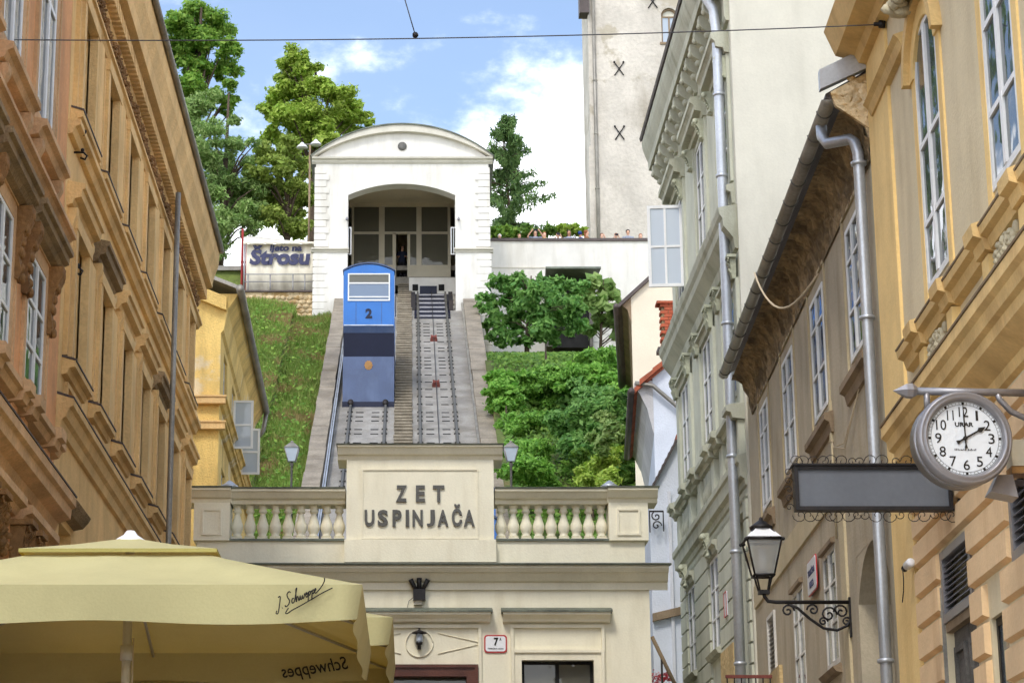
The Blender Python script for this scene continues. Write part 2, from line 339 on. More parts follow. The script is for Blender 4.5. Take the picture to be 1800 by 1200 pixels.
def window(parent, x0, x1, z0, z1, y=.1, cols=2, rows=(1,), frame='wframe', t=.06, bar=.03, curtain=.5, arch=0., gl='glass', back=True):
    """casement window: frame part with panes, curtain and glazing bars as sub-parts; rows = heights bottom to top"""
    W, Hh = x1 - x0, z1 - z0; tot = sum(rows)
    key = (round(W, 3), round(Hh, 3), cols, tuple(rows), frame, t, bar, curtain, arch, gl)
    def mk():
        mb = MB(); ring(mb, 0, W, 0, Hh, t, -.014, .06)
        mid = t * 1.25
        cw = (W - 2 * t - mid * (cols - 1)) / cols
        bars = []; panes = []; zc = t
        for i in range(1, cols): mb.box(t + i * cw + (i - 1) * mid, t + i * (cw + mid), -.022, .055, t, Hh - t)
        hh = Hh - 2 * t - bar * (len(rows) - 1)
        for j, r in enumerate(rows):
            h = hh * r / tot
            for i in range(cols): panes.append((t + i * (cw + mid), t + i * (cw + mid) + cw, zc, zc + h))
            if j < len(rows) - 1:
                for i in range(cols): bars.append(MB().box(t + i * (cw + mid), t + i * (cw + mid) + cw, -.016, .05, zc + h, zc + h + bar).mesh('glazing_bar', frame))
            zc += h + bar
        fr = mb.mesh('frame', frame); bm_ = bars
        pm = [(MB().box(p[0] - .004, p[1] + .004, .0, .008, p[2] - .004, p[3] + .004).mesh('pane', gl)) for p in panes]
        cm = None
        if curtain:
            cb = MB(); nn = 18; cz = Hh * (1 - curtain)
            v = []; f = []
            for k in range(nn + 1):
                xx = t + (W - 2 * t) * k / nn; yy = .11 + .02 * math.sin(k * 2.1)
                v += [(xx, yy, cz + .01), (xx, yy, Hh - t)]
            f = [(2 * k, 2 * k + 2, 2 * k + 3, 2 * k + 1) for k in range(nn)]
            cb.add(v, f, True); cm = cb.mesh('curtain', 'curtain')
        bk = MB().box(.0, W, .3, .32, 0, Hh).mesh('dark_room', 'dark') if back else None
        return fr, bm_, pm, cm, bk
    fr, bm_, pm, cm, bk = cached(key, mk)
    wdw = inst('window', fr, parent, (x0, y, z0))
    for q_ in bm_: inst('glazing_bar', q_, wdw)
    for p in pm: inst('pane', p, wdw)
    if cm: inst('curtain', cm, wdw)
    if bk: inst('dark_room', bk, wdw)
    return wdw
def cornice(parent, x0, x1, prof, m, name='cornice'): return MB().run(prof, x0, x1).build(name, m, parent)
def relief(w, h, d, n, seed, m, name='relief'):
    """carved leaf-and-scroll ornament: overlapping lobes and curls"""
    rnd = random.Random(seed); mb = MB()
    for k in range(int(n * 2.2)):
        x = rnd.uniform(-.5, .5) * w; z = rnd.uniform(-.5, .5) * h; r = rnd.uniform(.06, .13) * min(w, h)
        mb.ball((x, -d * rnd.uniform(.1, .6), z), (r * rnd.uniform(.6, 1.5), d * rnd.uniform(.3, .6), r * rnd.uniform(.6, 1.5)), 6, 4)
    for sx in (-1, 1):
        pts = [(sx * w * (.12 + .3 * (1 - q / 12) * math.cos(q * .75)), -d * .6, h * (.1 + .28 * (1 - q / 12) * math.sin(q * .75))) for q in range(12)]
        mb.tube(pts, min(w, h) * .05, 5)
    return mb.mesh(name, m)
def capital_mesh(w, h, d, m):
    """leafy capital: bell, two tiers of tongues, corner volutes, abacus; centred, outward = -y"""
    mb = MB(); a = w * .36
    mb.hull8([(-a, -d * .45, -h / 2), (a, -d * .45, -h / 2), (a, 0, -h / 2), (-a, 0, -h / 2)], [(-w * .42, -d * .7, h * .36), (w * .42, -d * .7, h * .36), (w * .42, 0, h * .36), (-w * .42, 0, h * .36)])
    mb.box(-w * .56, w * .56, -d, 0, h * .37, h * .5)
    for tier, (n, z0, z1) in enumerate(((4, -.5, -.08), (3, -.15, .22))):
        for k in range(n):
            x = (k - (n - 1) / 2) * w * .84 / n; q = w * .3 / n; b = d * (.5 + .12 * tier)
            mb.add([(x - q, -b, z0 * h), (x + q, -b, z0 * h), (x + q * 1.2, -b - d * .08, (z0 + z1) / 2 * h), (x - q * 1.2, -b - d * .08, (z0 + z1) / 2 * h), (x + q * .7, -b - d * .34, z1 * h), (x - q * .7, -b - d * .34, z1 * h), (x, -b - d * .3, (z1 - .07) * h), (x, -b + d * .1, z0 * h), (x, -b + d * .1, z1 * h)], [(0, 1, 2, 3), (3, 2, 4, 5), (5, 4, 6), (0, 3, 7), (1, 7, 2), (3, 5, 8, 7), (2, 7, 8, 4), (5, 6, 8), (4, 8, 6)])
    for sx_ in (-1, 1):
        mb.tube([(sx_ * (w * .42 + .16 * w * (1 - q / 13) * math.cos(q * .65)), -d * .85, h * .26 + .1 * h * (1 - q / 13) * math.sin(q * .65)) for q in range(12)], w * .035, 5)
    return mb.mesh('capital', m)
def console_mesh(w, h, d, m):
    """scroll console: S-shaped bracket with rolled ends and a leaf down its face"""
    mb = MB(); pr = [(0, -h / 2), (d * .25, -h * .5), (d * .42, -h * .4), (d * .36, -h * .24), (d * .4, -h * .05), (d * .6, h * .14), (d * .92, h * .25), (d, h * .38), (d * .9, h * .5), (0, h * .5)]
    mb.run(pr, -w * .36, w * .36); mb.lathe([(0, -w * .46), (h * .1, -w * .46), (h * .12, -w * .4), (h * .12, w * .4), (h * .1, w * .46), (0, w * .46)], 10, (0, -d * .82, h * .36), 'x'); mb.lathe([(0, -w * .44), (h * .07, -w * .44), (h * .07, w * .44), (0, w * .44)], 10, (0, -d * .32, -h * .4), 'x')
    for k in range(4): mb.ball((0, -d * (.45 + .1 * k), -h * .2 + k * h * .12), (w * .2, d * .1, h * .07), 6, 4)
    return mb.mesh('console', m)
def text_mesh(txt, size, depth=.01, offset=0., shear=0., m='ink', name='letter', spacing=1.):
    cu = bpy.data.curves.new('lettering', 'FONT'); cu.body = txt; cu.size = size; cu.extrude = depth; cu.offset = offset; cu.shear = shear; cu.align_x = 'CENTER'; cu.space_character = spacing; cu.resolution_u = 3
    o = bpy.data.objects.new('lettering', cu); C.objects.link(o)
    dg = bpy.context.evaluated_depsgraph_get(); me = bpy.data.meshes.new_from_object(o.evaluated_get(dg))
    bpy.data.objects.remove(o); bpy.data.curves.remove(cu)
    me.materials.clear(); me.materials.append(P[m]); me.name = name; return me
def stretch(me, w, h):
    """scale a lettering mesh to a given width and height, centred"""
    co = np.empty(len(me.vertices) * 3); me.vertices.foreach_get('co', co); co = co.reshape(-1, 3)
    lo, hi = co.min(0), co.max(0); c0 = (lo + hi) / 2; co -= c0
    co[:, 0] *= w / (hi[0] - lo[0]); co[:, 1] *= h / (hi[1] - lo[1])
    me.vertices.foreach_set('co', co.ravel()); me.update(); return me
def fastmesh(name, v, nper, m):
    """mesh of many separate n-gons (leaves, blades) from an array (k*nper, 3)"""
    me = bpy.data.meshes.new(name); k = len(v) // nper
    me.vertices.add(len(v)); me.vertices.foreach_set('co', np.asarray(v, dtype=np.float32).ravel())
    me.loops.add(len(v)); me.loops.foreach_set('vertex_index', np.arange(len(v), dtype=np.int32))
    me.polygons.add(k); me.polygons.foreach_set('loop_start', np.arange(k, dtype=np.int32) * nper); me.polygons.foreach_set('loop_total', np.full(k, nper, dtype=np.int32))
    me.update(calc_edges=True); me.materials.append(P[m]); return me
def leaves(clumps, n, size, seed, m, name='crown', up=.5, shell=.5, droop=0., aspect=.55):
    """leaf-sized faces spread through ellipsoid clumps ((x,y,z),(rx,ry,rz))"""
    r = np.random.default_rng(seed)
    c = np.array([q[0] for q in clumps], float); rad = np.array([q[1] if hasattr(q[1], '__len__') else (q[1],) * 3 for q in clumps], float)
    wgt = (rad.prod(1)) ** (2 / 3); k = r.choice(len(c), n, p=wgt / wgt.sum())
    d = r.normal(size=(n, 3)); d /= np.linalg.norm(d, axis=1)[:, None]
    szv = np.exp(r.normal(size=n) * .3) * (.75 + .6 * r.random(len(c))[k])
    rr = (shell + (1 - shell) * r.random(n) ** .7)[:, None] * (1 + .2 * r.normal(size=(n, 1)))
    p = c[k] + d * rad[k] * rr
    nrm = d * .7 + np.array([0, 0, up]) + r.normal(size=(n, 3)) * .55; nrm /= np.linalg.norm(nrm, axis=1)[:, None]
    a = np.cross(nrm, r.normal(size=(n, 3))); a[:, 2] -= droop; a -= nrm * (a * nrm).sum(1)[:, None]; a /= np.linalg.norm(a, axis=1)[:, None]
    b = np.cross(nrm, a); s = (size * szv)[:, None]
    v = np.stack([p - a * s * .5, p + b * s * aspect * .5 + a * s * .05 - nrm * s * .1, p + a * s * .55, p - b * s * aspect * .5 + a * s * .05 - nrm * s * .1], 1).reshape(-1, 3)
    return fastmesh(name, v, 4, m)
def clumps_in(c, rad, n, cr, seed):
    """random clumps filling an ellipsoid"""
    rnd = random.Random(seed); out = []
    while len(out) < n:
        d = [rnd.uniform(-1, 1) for _ in range(3)]
        if sum(x * x for x in d) > 1: continue
        s = cr * rnd.uniform(.6, 1.25); out.append(((c[0] + d[0] * rad[0], c[1] + d[1] * rad[1], c[2] + d[2] * rad[2]), (s, s, s * .8)))
    return out
def tree(name, label, base, clumps, n, size, m, seed, trunk_r=.2, group=None, cat='tree', limbs=True, **kw):
    t = thing(name, label, cat, base, 0, group); b = Vector(base)
    tb = MB(); rnd = random.Random(seed)
    top = max(q[0][2] for q in clumps); cx = sum(q[0][0] for q in clumps) / len(clumps); cy = sum(q[0][1] for q in clumps) / len(clumps)
    if not limbs: top = b.z + .7; cx, cy = b.x, b.y
    pts = [Vector((0, 0, -.3)), Vector(((cx - b.x) * .3, (cy - b.y) * .3, (top - b.z) * .35)), Vector(((cx - b.x) * .8, (cy - b.y) * .8, (top - b.z) * .7)), Vector((cx - b.x, cy - b.y, (top - b.z) * .97))]
    tb.tube(pts, trunk_r, 8, trunk_r * .2); tb.build('trunk', 'bark', t)
    lb = MB()
    for q in rnd.sample(clumps, min(len(clumps), 26)):
        e = Vector(q[0]) - b; f = min(.85, max(.12, e.z / max(.1, top - b.z) * .7)); i = min(2, int(f * 3)); s0 = pts[i].lerp(pts[i + 1], f * 3 - i)
        md = s0.lerp(e, .5) + Vector((0, 0, .12 * (e - s0).length)); lb.tube([s0, md, e], trunk_r * .32, 5, trunk_r * .06)
    if limbs: lb.build('limb', 'bark', t)
    me = leaves([((q[0][0] - b.x, q[0][1] - b.y, q[0][2] - b.z), q[1]) for q in clumps], n, size, seed, m, **kw)
    inst('crown', me, t); return t

# ================================================================== SETTING
def street_z(Y): return 0. if Y < 0 else min(3.3, .0865 * Y)
def sheet(name, xs, ys, fz, m, kind='structure'):
    v = [(x, y, fz(x, y)) for y in ys for x in xs]; n = len(xs)
    f = [(j * n + i, j * n + i + 1, (j + 1) * n + i + 1, (j + 1) * n + i) for j in range(len(ys) - 1) for i in range(n - 1)]
    me = bpy.data.meshes.new(name); me.from_pydata(v, [], f); me.materials.append(P[m])
    for p in me.polygons: p.use_smooth = True
    return tag(inst(name, me), kind=kind)
sheet('street', [-300, -60, -8, -4, 0, 4, 8, 60, 300], [-300, -60, 0, 10, 20, 30, 38.15, 44], lambda x, y: street_z(y), 'asphalt')
_rh = random.Random(3)
_ph = [(_rh.uniform(.3, 1.2), _rh.uniform(.2, .8), _rh.uniform(0, 6), _rh.uniform(.05, .16)) for _ in range(9)]
def hill_z(x, y):
    b = sum(a * math.sin(x * fx + y * fy + p) for fx, fy, p, a in _ph)
    if y < 46: return 3.2 + (0 if y < 44 else .1)
    if -3.1 < x < 2.75:
        z = ztrack(y) - .5
        return max(2.5, min(z, 30.6))
    off = (.55 if x < -4.7 else .05) if x < 0 else .75
    z = max(3.2, ztrack(y) + off + b * min(1, max(0, (abs(x) - 3) / 1.5)))
    lim = 1.2 + .2655 * min(y, 97) if x > 0 else 27.3
    far = min(1, max(0, (y - 97.2) / .4))
    z = min(z, lim + .1 * b); return z + (31.35 - z) * far if y < 98 else 31.35
hx = sorted(set([-1500, -600, -200, -90, -50, -30, -20] + [-15 + .8 * i for i in range(38)] + [-3.12, -3.08, 2.73, 2.77, 16, 20, 30, 50, 90, 200, 600, 1500]))
hy = [43.8, 45.9] + [46.2 + .8 * i for i in range(64)] + [97.18, 97.62, 98.2, 110, 140, 200, 400, 1000, 3000]
sheet('hillside', hx, sorted(hy), hill_z, 'soil')

# ------------------------------------------------------------------ track: bed, rails, steps, retaining walls
def along(mb, x0, x1, Y0, Y1, h0, h1):
    """bar lying on the incline, between heights h0 and h1 above the rail-bed plane"""
    a = [(x0, Y0, ztrack(Y0) + h0), (x1, Y0, ztrack(Y0) + h0), (x1, Y0, ztrack(Y0) + h1), (x0, Y0, ztrack(Y0) + h1)]
    b = [(x0, Y1, ztrack(Y1) + h0), (x1, Y1, ztrack(Y1) + h0), (x1, Y1, ztrack(Y1) + h1), (x0, Y1, ztrack(Y1) + h1)]
    return mb.hull8(a, b)
TL, TR = -1.43, .95
bed = along(MB(), -2.5, 2.27, 45, 95.5, -.45, 0).build('track_bed', 'concrete'); tag(bed, kind='structure')
rt = thing('funicular_railway', 'pair of inclined railway tracks on pale concrete between stone walls', 'railway', (0, 45, ztrack(45)))
def rel(o, root):            # keep world placement when parenting pieces built in world coordinates
    o.location = Vector(o.location) - Vector(root.location); return o
for cx in (TL, TR):
    for s in (-.6, .6):
        mb = MB(); along(mb, cx + s - .032, cx + s + .035, 45.5, 95.2, .1, .16); along(mb, cx + s - .012, cx + s + .012, 45.5, 95.2, .03, .1); along(mb, cx + s - .055, cx + s + .055, 45.5, 95.2, .005, .03)
        rel(mb.build('rail', 'letter', rt), rt)
slot = MB().box(-.13, .13, -.028, .028, 0, .02).mesh('sleeper_plate', 'iron'); clip = MB().box(-.095, .095, -.03, .03, .0, .05).mesh('rail_clip', 'letter')
Y = 66.
rr_ = random.Random(11)
while Y < 94:
    for cx in (TL, TR):
        if cx == TL and Y > 78: continue
        for s in (-.27, .27): inst('sleeper_plate', slot, rt, (cx + s, Y - 45, ztrack(Y) - ztrack(45)), (math.atan(SL), 0, 0))
        for s in (-.6, .6):
            for q in (0, ): inst('rail_clip', clip, rt, (cx + s, Y + q - 45, ztrack(Y + q) - ztrack(45)), (math.atan(SL), 0, 0))
    Y += rr_.choice((1.05, 1.05, .55))
for Y in (79.2, 86.4):
    mb = MB(); mb.box(-.14, .14, -.12, .12, 0, .1); mb.lathe([(.0, -.12), (.09, -.12), (.12, -.1), (.07, 0), (.12, .1), (.09, .12), (0, .12)], 12, (0, 0, .14), 'x')
    mb.build('cable_pulley', 'rust', rt, (TR, Y - 45, ztrack(Y) - ztrack(45)), (math.atan(SL), 0, 0))
rel(MB().tube([(TR, Yq, ztrack(Yq) + .2) for Yq in (46, 60, 75, 90, 95)], .014, 6).build('hauling_cable', 'iron', rt), rt)
# pit grid below the upper platform on the right-hand track
pit = MB(); along(pit, TR - .75, TR + .75, 90.4, 95.3, .012, .02); rel(pit.build('pit_floor', 'navy_dark', rt), rt)
for k in range(6): mb = MB(); along(mb, TR - .55, TR + .55, 90.6 + .85 * k, 90.75 + .85 * k, .05, .1); rel(mb.build('pit_crossbar', 'steel', rt), rt)
for s in (-.8, .8):
    mb = MB()
    for k in range(3): mb.box(TR + s - .09, TR + s + .09, 92 + k * .9, 92.3 + k * .9, ztrack(92 + k * .9), ztrack(92 + k * .9) + .45)
    rel(mb.build('brake_block', 'iron', rt), rt)
# steps between the tracks
st = thing('maintenance_steps', 'long flight of narrow stone steps running uphill between the two tracks', 'steps', (-.21, 60, ztrack(60)))
stm = [MB().box(-.29 - .006 * k, .29 + .005 * (2 - k), .05, .44, -.3, .15).box(-.3 - .006 * k, .3 + .005 * (2 - k), 0, .46, .152, .2 + .004 * k).mesh('step', 'brickstep') for k in range(3)]
for k in range(92):
    Y = 62 + .39 * k; inst('step', stm[k % 3], st, (rr_.uniform(-.012, .012), Y - 60, ztrack(Y) - ztrack(60) + rr_.uniform(-.01, .01)))
# retaining walls, each coping slab its own piece
def ret_wall(name, x0, x1, label, Ya, Yb, h):
    t = thing(name, label, 'wall', ((x0 + x1) / 2, Ya, ztrack(Ya)))
    mb = MB(); along(mb, x0 + .04, x1 - .04, Ya, Yb, -2.2, h - .12); rel(mb.build('wall_body', 'stonewall', t), t)
    Y = Ya; rnd = random.Random(int(x0 * 10))
    while Y < Yb - .05:
        Y2 = min(Yb, Y + rnd.uniform(.9, 1.5)); j = rnd.uniform(-.015, .015)
        mb = MB(); along(mb, x0 + j, x1 + j, Y + .012, Y2 - .012, h - .16, h + rnd.uniform(-.02, .02)); rel(mb.build('coping_stone', 'stonewall', t), t); Y = Y2
    return t
ret_wall('retaining_wall', -3.15, -2.62, 'weathered stone retaining wall with coping, left of the blue funicular car', 52, 91.9, .55)
ret_wall('retaining_wall', 2.24, 2.85, 'weathered stone retaining wall with coping, right of the empty track', 52, 91.9, .55)
mb = MB()
for x in (-2.5, -2.56): along(mb, x - .022, x + .022, 52, 91.8, .35, .4)
hr = tag(mb.build('handrail_pipe', 'zinc'), 'thin bright metal pipe rail along the left retaining wall', 'handrail')
mb = MB(); along(mb, 2.16, 2.24, 52, 91.8, .3, .4)
tag(mb.build('cable_duct', 'zinc_dark'), 'grey cable duct along the inside of the right retaining wall', 'duct')

# ================================================================== UPPER STATION
us = thing('upper_station', 'white funicular top station with segmental roof and wide arched opening', 'station', (-.33, 92, 26))
UX0, UX1, UZ = -4.0 + .33, 3.37 + .33, 26.
def uz(py, Y=92): return zY(py, Y) - UZ
aL, aR, aS, aC = -2.62 + .33, 1.94 + .33, uz(343), uz(323)
def arcpts(x0, x1, zs, zc, n=24):
    w2 = (x1 - x0) / 2; h = zc - zs; rad = (w2 * w2 + h * h) / (2 * h); cx = (x0 + x1) / 2; cz = zc - rad; a = math.asin(min(1, w2 / rad))
    if h > w2: a = math.pi - a
    return [(cx + rad * math.sin(-a + 2 * a * k / n), cz + rad * math.cos(-a + 2 * a * k / n)) for k in range(n + 1)]
eave = uz(281)
# front wall with the arch cut out (two piers and the lintel field)
arc = arcpts(aL, aR, aS, aC)
mb = MB(); mb.slab([(UX0, -1.5), (aL, -1.5), (aL, aS), (UX0, aS)], 0, .7); mb.slab([(aR, -1.5), (UX1, -1.5), (UX1, aS), (aR, aS)], 0, .7)
for k in range(len(arc) - 1):
    (xa, za), (xb, zb) = arc[k], arc[k + 1]; mb.slab([(xa, za), (xb, zb), (xb, eave), (xa, eave)], 0, .7)
mb.slab([(UX0, aS), (aL, aS), (aL, eave), (UX0, eave)], 0, .7); mb.slab([(aR, aS), (UX1, aS), (UX1, eave), (aR, eave)], 0, .7)
mb.build('wall', 'white', us)
MB().box(UX0, UX0 + .4, .7, 9, -1.5, eave).build('wall', 'white', us); MB().box(UX1 - .4, UX1, .7, 9, -1.5, eave).build('wall', 'white', us)
# quoins (each block proud of the wall), string course, eaves
q1 = MB().box(0, .62, -.05, .2, 0, .27).mesh('quoin', 'white'); q2 = MB().box(0, .5, -.05, .2, 0, .27).mesh('quoin', 'white')
zq = uz(440) + .16; k = 0
while zq < eave - .45:
    L_ = (.62, .5)[k % 2]; me = (q1, q2)[k % 2]
    inst('quoin', me, us, (UX0 - .05, 0, zq)); inst('quoin', me, us, (UX1 + .05 - L_, 0, zq)); zq += .297; k += 1
zq = uz(440) - .42; k = 0
while zq > -.2:
    L_ = (.62, .5)[k % 2]; me = (q1, q2)[k % 2]
    inst('quoin', me, us, (UX0 - .09, -.02, zq)); inst('quoin', me, us, (UX1 + .09 - L_, -.02, zq)); zq -= .31; k += 1
zs_ = uz(440)
MB().box(UX0 - .04, aL + .0, -.05, .6, -1.2, zs_ - .1).build('pier', 'white', us); MB().box(aR - .0, UX1 + .04, -.05, .6, -1.2, zs_ - .1).build('pier', 'white', us)
sp = [(0, zs_ - .14), (.1, zs_ - .1), (.12, zs_ - .03), (.2, zs_), (.2, zs_ + .06), (0, zs_ + .08)]
cornice(us, UX0 - .16, aL + .06, sp, 'white_trim', 'string_course'); cornice(us, aR - .06, UX1 + .16, sp, 'white_trim', 'string_course')
ep = [(0, eave - .2), (.08, eave - .12), (.1, eave - .04), (.2, eave), (.22, eave + .07), (0, eave + .1)]
cornice(us, UX0 - .18, UX1 + .18, ep, 'white_trim', 'eaves_cornice')
# segmental gable and barrel roof
crown = uz(222); ro = arcpts(UX0 - .2, UX1 + .2, eave + .1, crown, 28)
MB().slab([(UX0, eave + .06)] + arcpts(UX0, UX1, eave + .1, crown - .2, 28) + [(UX1, eave + .06)], .04, .4).build('gable', 'white', us)
ri = arcpts(UX0 - .1, UX1 + .1, eave + .1, crown - .3, 28)
mb = MB()
for k in range(28): mb.slab([ri[k], ri[k + 1], ro[k + 1], ro[k]], -.2, .1)
mb.build('roof_rim', 'white_trim', us)
ro2 = arcpts(UX0 - .26, UX1 + .26, eave + .1, crown + .06, 28); mb = MB()
for k in range(28): mb.slab([ro[k], ro[k + 1], ro2[k + 1], ro2[k]], -.26, 9.2)
mb.build('roof', 'flash', us)
mb = MB().lathe([(0, -.06), (.15, -.06), (.19, -.03), (.19, .02), (0, .02)], 20, ((UX0 + UX1) / 2, .02, uz(257)), 'y'); mb.build('vent_disc', 'letter', us)
# inner vault, platform, glazed screen
MB().box(aL - .6, aR + .6, .7, 9, aC + .9, aC + 1.1).build('ceiling', 'soffit', us)
MB().box(aL - .5, aL - .25, .7, 8.6, -1, aC + .9).build('inner_wall', 'soffit', us); MB().box(aR + .25, aR + .5, .7, 8.6, -1, aC + .9).build('inner_wall', 'soffit', us)
SY = 5.2                                              # glazed screen plane (local y)
def sx(px, py=440): return atY(px, py, 92 + SY).x + .33
def sz(py): return zY(py, 92 + SY) - UZ
zt, ztr, zb = sz(364), sz(410), sz(466)
MB().box(aL - .3, aR + .3, SY + .05, SY + .3, zt, aC + .9).build('tympanum', 'soffit', us)
fl = sz(488)
mb = MB()
for a, b in ((618, 622), (666, 676), (732, 741), (787, 792)): mb.box(sx(a), sx(b), SY - .06, SY + .06, fl, zt)
for a, b in ((690, 696), (716, 721)): mb.box(sx(a), sx(b), SY - .05, SY + .05, fl, ztr)
mb.box(sx(618), sx(792), SY - .05, SY + .05, ztr - .05, ztr + .06); mb.build('screen_frame', 'beige_metal', us)
for a, b in ((622, 666), (676, 732), (741, 787)): MB().box(sx(a), sx(b), SY, SY + .02, ztr, zt).build('pane', 'glass_dark', us)
for a, b in ((622, 666), (676, 690), (721, 732), (741, 787)): MB().box(sx(a), sx(b), SY, SY + .02, zb, ztr - .02).build('pane', 'glass_dark', us)
for a, b in ((622, 666), (676, 690), (721, 732), (741, 787)): MB().box(sx(a), sx(b), SY - .03, SY + .06, fl - .3, zb).build('dado_panel', 'beige_metal', us)
MB().box(aL - .5, aR + .5, 8.6, 9, -1, aC + .9).build('back_wall', 'soffit', us)
rw = lambda a, b, c_, d: MB().box(atY(a, 450, 100.5).x + .33, atY(b, 450, 100.5).x + .33, 8.5, 8.56, zY(c_, 100.5) - UZ, zY(d, 100.5) - UZ).build('rear_window', 'plate', us)
rw(640, 656, 458, 449); rw(776, 789, 452, 437)
MB().box(aL - .3, aR + .3, SY - .12, 8.6, fl - .4, fl).build('platform', 'concrete', us)
# lower front of the platform above the right-hand track: pale wall with dark hatch and two square vents
hy_ = 95.45 - 92
hz = lambda py: zY(py, 95.45) - UZ
hxp = lambda px: atY(px, 520, 95.45).x + .33
MB().box(hxp(719), aR + .3, hy_, SY + .1, ztrack(95) - UZ - .4, hz(488)).build('platform_front', 'white', us)
MB().box(hxp(738), hxp(768), hy_ - .05, hy_ + .02, hz(531), hz(503)).build('pit_hatch', 'navy_dark', us)
for a in (725, 771): MB().box(hxp(a), hxp(a + 10), hy_ - .03, hy_ + .02, hz(511), hz(500)).build('square_vent', 'dark', us)
for px, s in ((613, -1), (797, 1)):
    mb = MB(); x = atY(px, 420, 92.4).x + .33
    ring(mb, x - .12, x + .12, uz(446), uz(398), .035, .1, .15); mb.box(x - .01, x + .01, .11, .14, uz(446), uz(398)); mb.build('side_railing', 'wframe', us)
for px in (610, 806):
    mb = MB(); x = atY(px, 386, 92).x + .33; mb.box(x - .03, x + .03, -.2, .0, uz(388), uz(384)); mb.lathe([(0, -.3), (.05, -.3), (.06, -.2), (.04, -.1), (0, -.1)], 10, (x, 0, uz(388)), 'y'); mb.build('wall_spotlight', 'steel', us)

# ================================================================== LOWER STATION
ls = thing('lower_station', 'cream funicular ticket station with balustrade parapet and raised name panel', 'station', (0, 37, 3.2))
LZ = 3.2
lz = lambda py, o=0.: zY(py, 37 - o) - LZ
lx = lambda px, py=1100, o=0.: atY(px, py, 37 - o).x
X0, X1 = -3.55, 3.92
dr = (lx(645), lx(829), lz(1182)); wn_ = (lx(916), lx(1042), lz(1160))
top = lz(1000)
wall_mesh(X0, X1, 0, top, [(dr[0], dr[1], 0, dr[2]), (wn_[0], wn_[1], 1.0, wn_[2])], .45).build('wall', 'cream', ls)
MB().box(X0, X0 + .4, .45, 7.5, 0, top).build('wall', 'cream', ls); MB().box(X1 - .4, X1, .45, 7.5, 0, top).build('wall', 'cream', ls)
MB().box(X0, X1, .1, 7.5, top, top + .12).build('roof', 'flash', ls)
zc = lz(995, .3)
cornice(ls, X0 - .3, X1 + .3, [(0, zc - .34), (.04, zc - .34), (.04, zc - .22), (.1, zc - .2), (.2, zc - .09), (.24, zc - .08), (.3, zc - .02), (.3, zc + .03), (0, zc + .05)], 'cream_trim')
cornice(ls, X0 - .34, X1 + .34, [(-.3, zc + .05), (.02, zc + .054), (.34, zc + .02), (.35, zc + .035), (.35, zc + .05), (.02, zc + .11), (-.3, zc + .11)], 'flash', 'lead_flashing')
zp0, zp1, zr0, zr1 = zc + .1, lz(950), lz(884), lz(858)
PX = [(lx(341, 920), lx(404, 920)), (lx(1070, 920), lx(1139, 920))]; SX = (lx(607, 900), lx(870, 900))
MB().box(X0 + .05, X1 - .05, .02, .5, zp0, zp1).build('parapet_base', 'cream', ls)
MB().box(PX[0][1], SX[0], -.02, .52, zp1, zp1 + .035).build('balustrade_plinth', 'flash', ls); MB().box(SX[1], PX[1][0], -.02, .52, zp1, zp1 + .035).build('balustrade_plinth', 'flash', ls)
for a, b in PX:
    m1 = MB(); m1.box(a, b, -.06, .5, zp1 - .0, zr0); pp = m1.build('pedestal', 'cream', ls)
    rp = MB(); ring(rp, a + .13, b - .13, zp1 + .08, zr0 - .1, .035, -.085, -.05); rp.build('panel_moulding', 'cream_trim', ls)
capp = lambda o: [(-.5, zr0), (o - .1, zr0), (o - .08, zr0 + .06), (o - .02, zr0 + .08), (o + .06, zr0 + .17), (o + .09, zr0 + .18), (o + .09, zr1 - .03), (-.5, zr1 - .03)]
flp = lambda o: [(-.52, zr1 - .03), (o + .11, zr1 - .03), (o + .12, zr1 - .005), (-.2, zr1 + .03), (-.52, zr1 + .03)]
cornice(ls, PX[0][1] - .0, SX[0], capp(.04), 'cream_trim', 'handrail'); cornice(ls, SX[1], PX[1][0], capp(.04), 'cream_trim', 'handrail')
cornice(ls, PX[0][1], SX[0], flp(.04), 'flash', 'lead_flashing'); cornice(ls, SX[1], PX[1][0], flp(.04), 'flash', 'lead_flashing')
for (a, b), e in zip(PX, ((.16, .02), (.02, .16))):
    cornice(ls, a - e[0], b + e[1], capp(.14), 'cream_trim', 'pedestal_cap'); cornice(ls, a - e[0] - .02, b + e[1] + .02, flp(.14), 'flash', 'lead_flashing')
    mb = MB().lathe([(0, .0), (.14, .0), (.15, .05), (.1, .08), (.04, .13), (.0, .15)], 10, ((a + b) / 2 + (.26 if a < 0 else -.28), .2, zr1 + .03)); mb.build('finial_base', 'zinc', ls)
hb = zr0 - zp1 - .035
bal = MB(); bal.box(-.085, .085, -.085, .085, 0, .05)
bal.lathe([(.07, .05), (.085, .08), (.06, .1), (.075, .13), (.1, .2), (.098, .26), (.07, .34), (.048, .42), (.042, hb - .16), (.05, hb - .13), (.07, hb - .12), (.07, hb - .09), (.055, hb - .06), (.075, hb - .03), (.075, hb)], 12)
bal = bal.mesh('baluster', 'cream')
for a, b in ((PX[0][1], SX[0]), (SX[1], PX[1][0])):
    for k in range(9): inst('baluster', bal, ls, (a + (b - a) * (k + .5) / 9, .22, zp1 + .035))
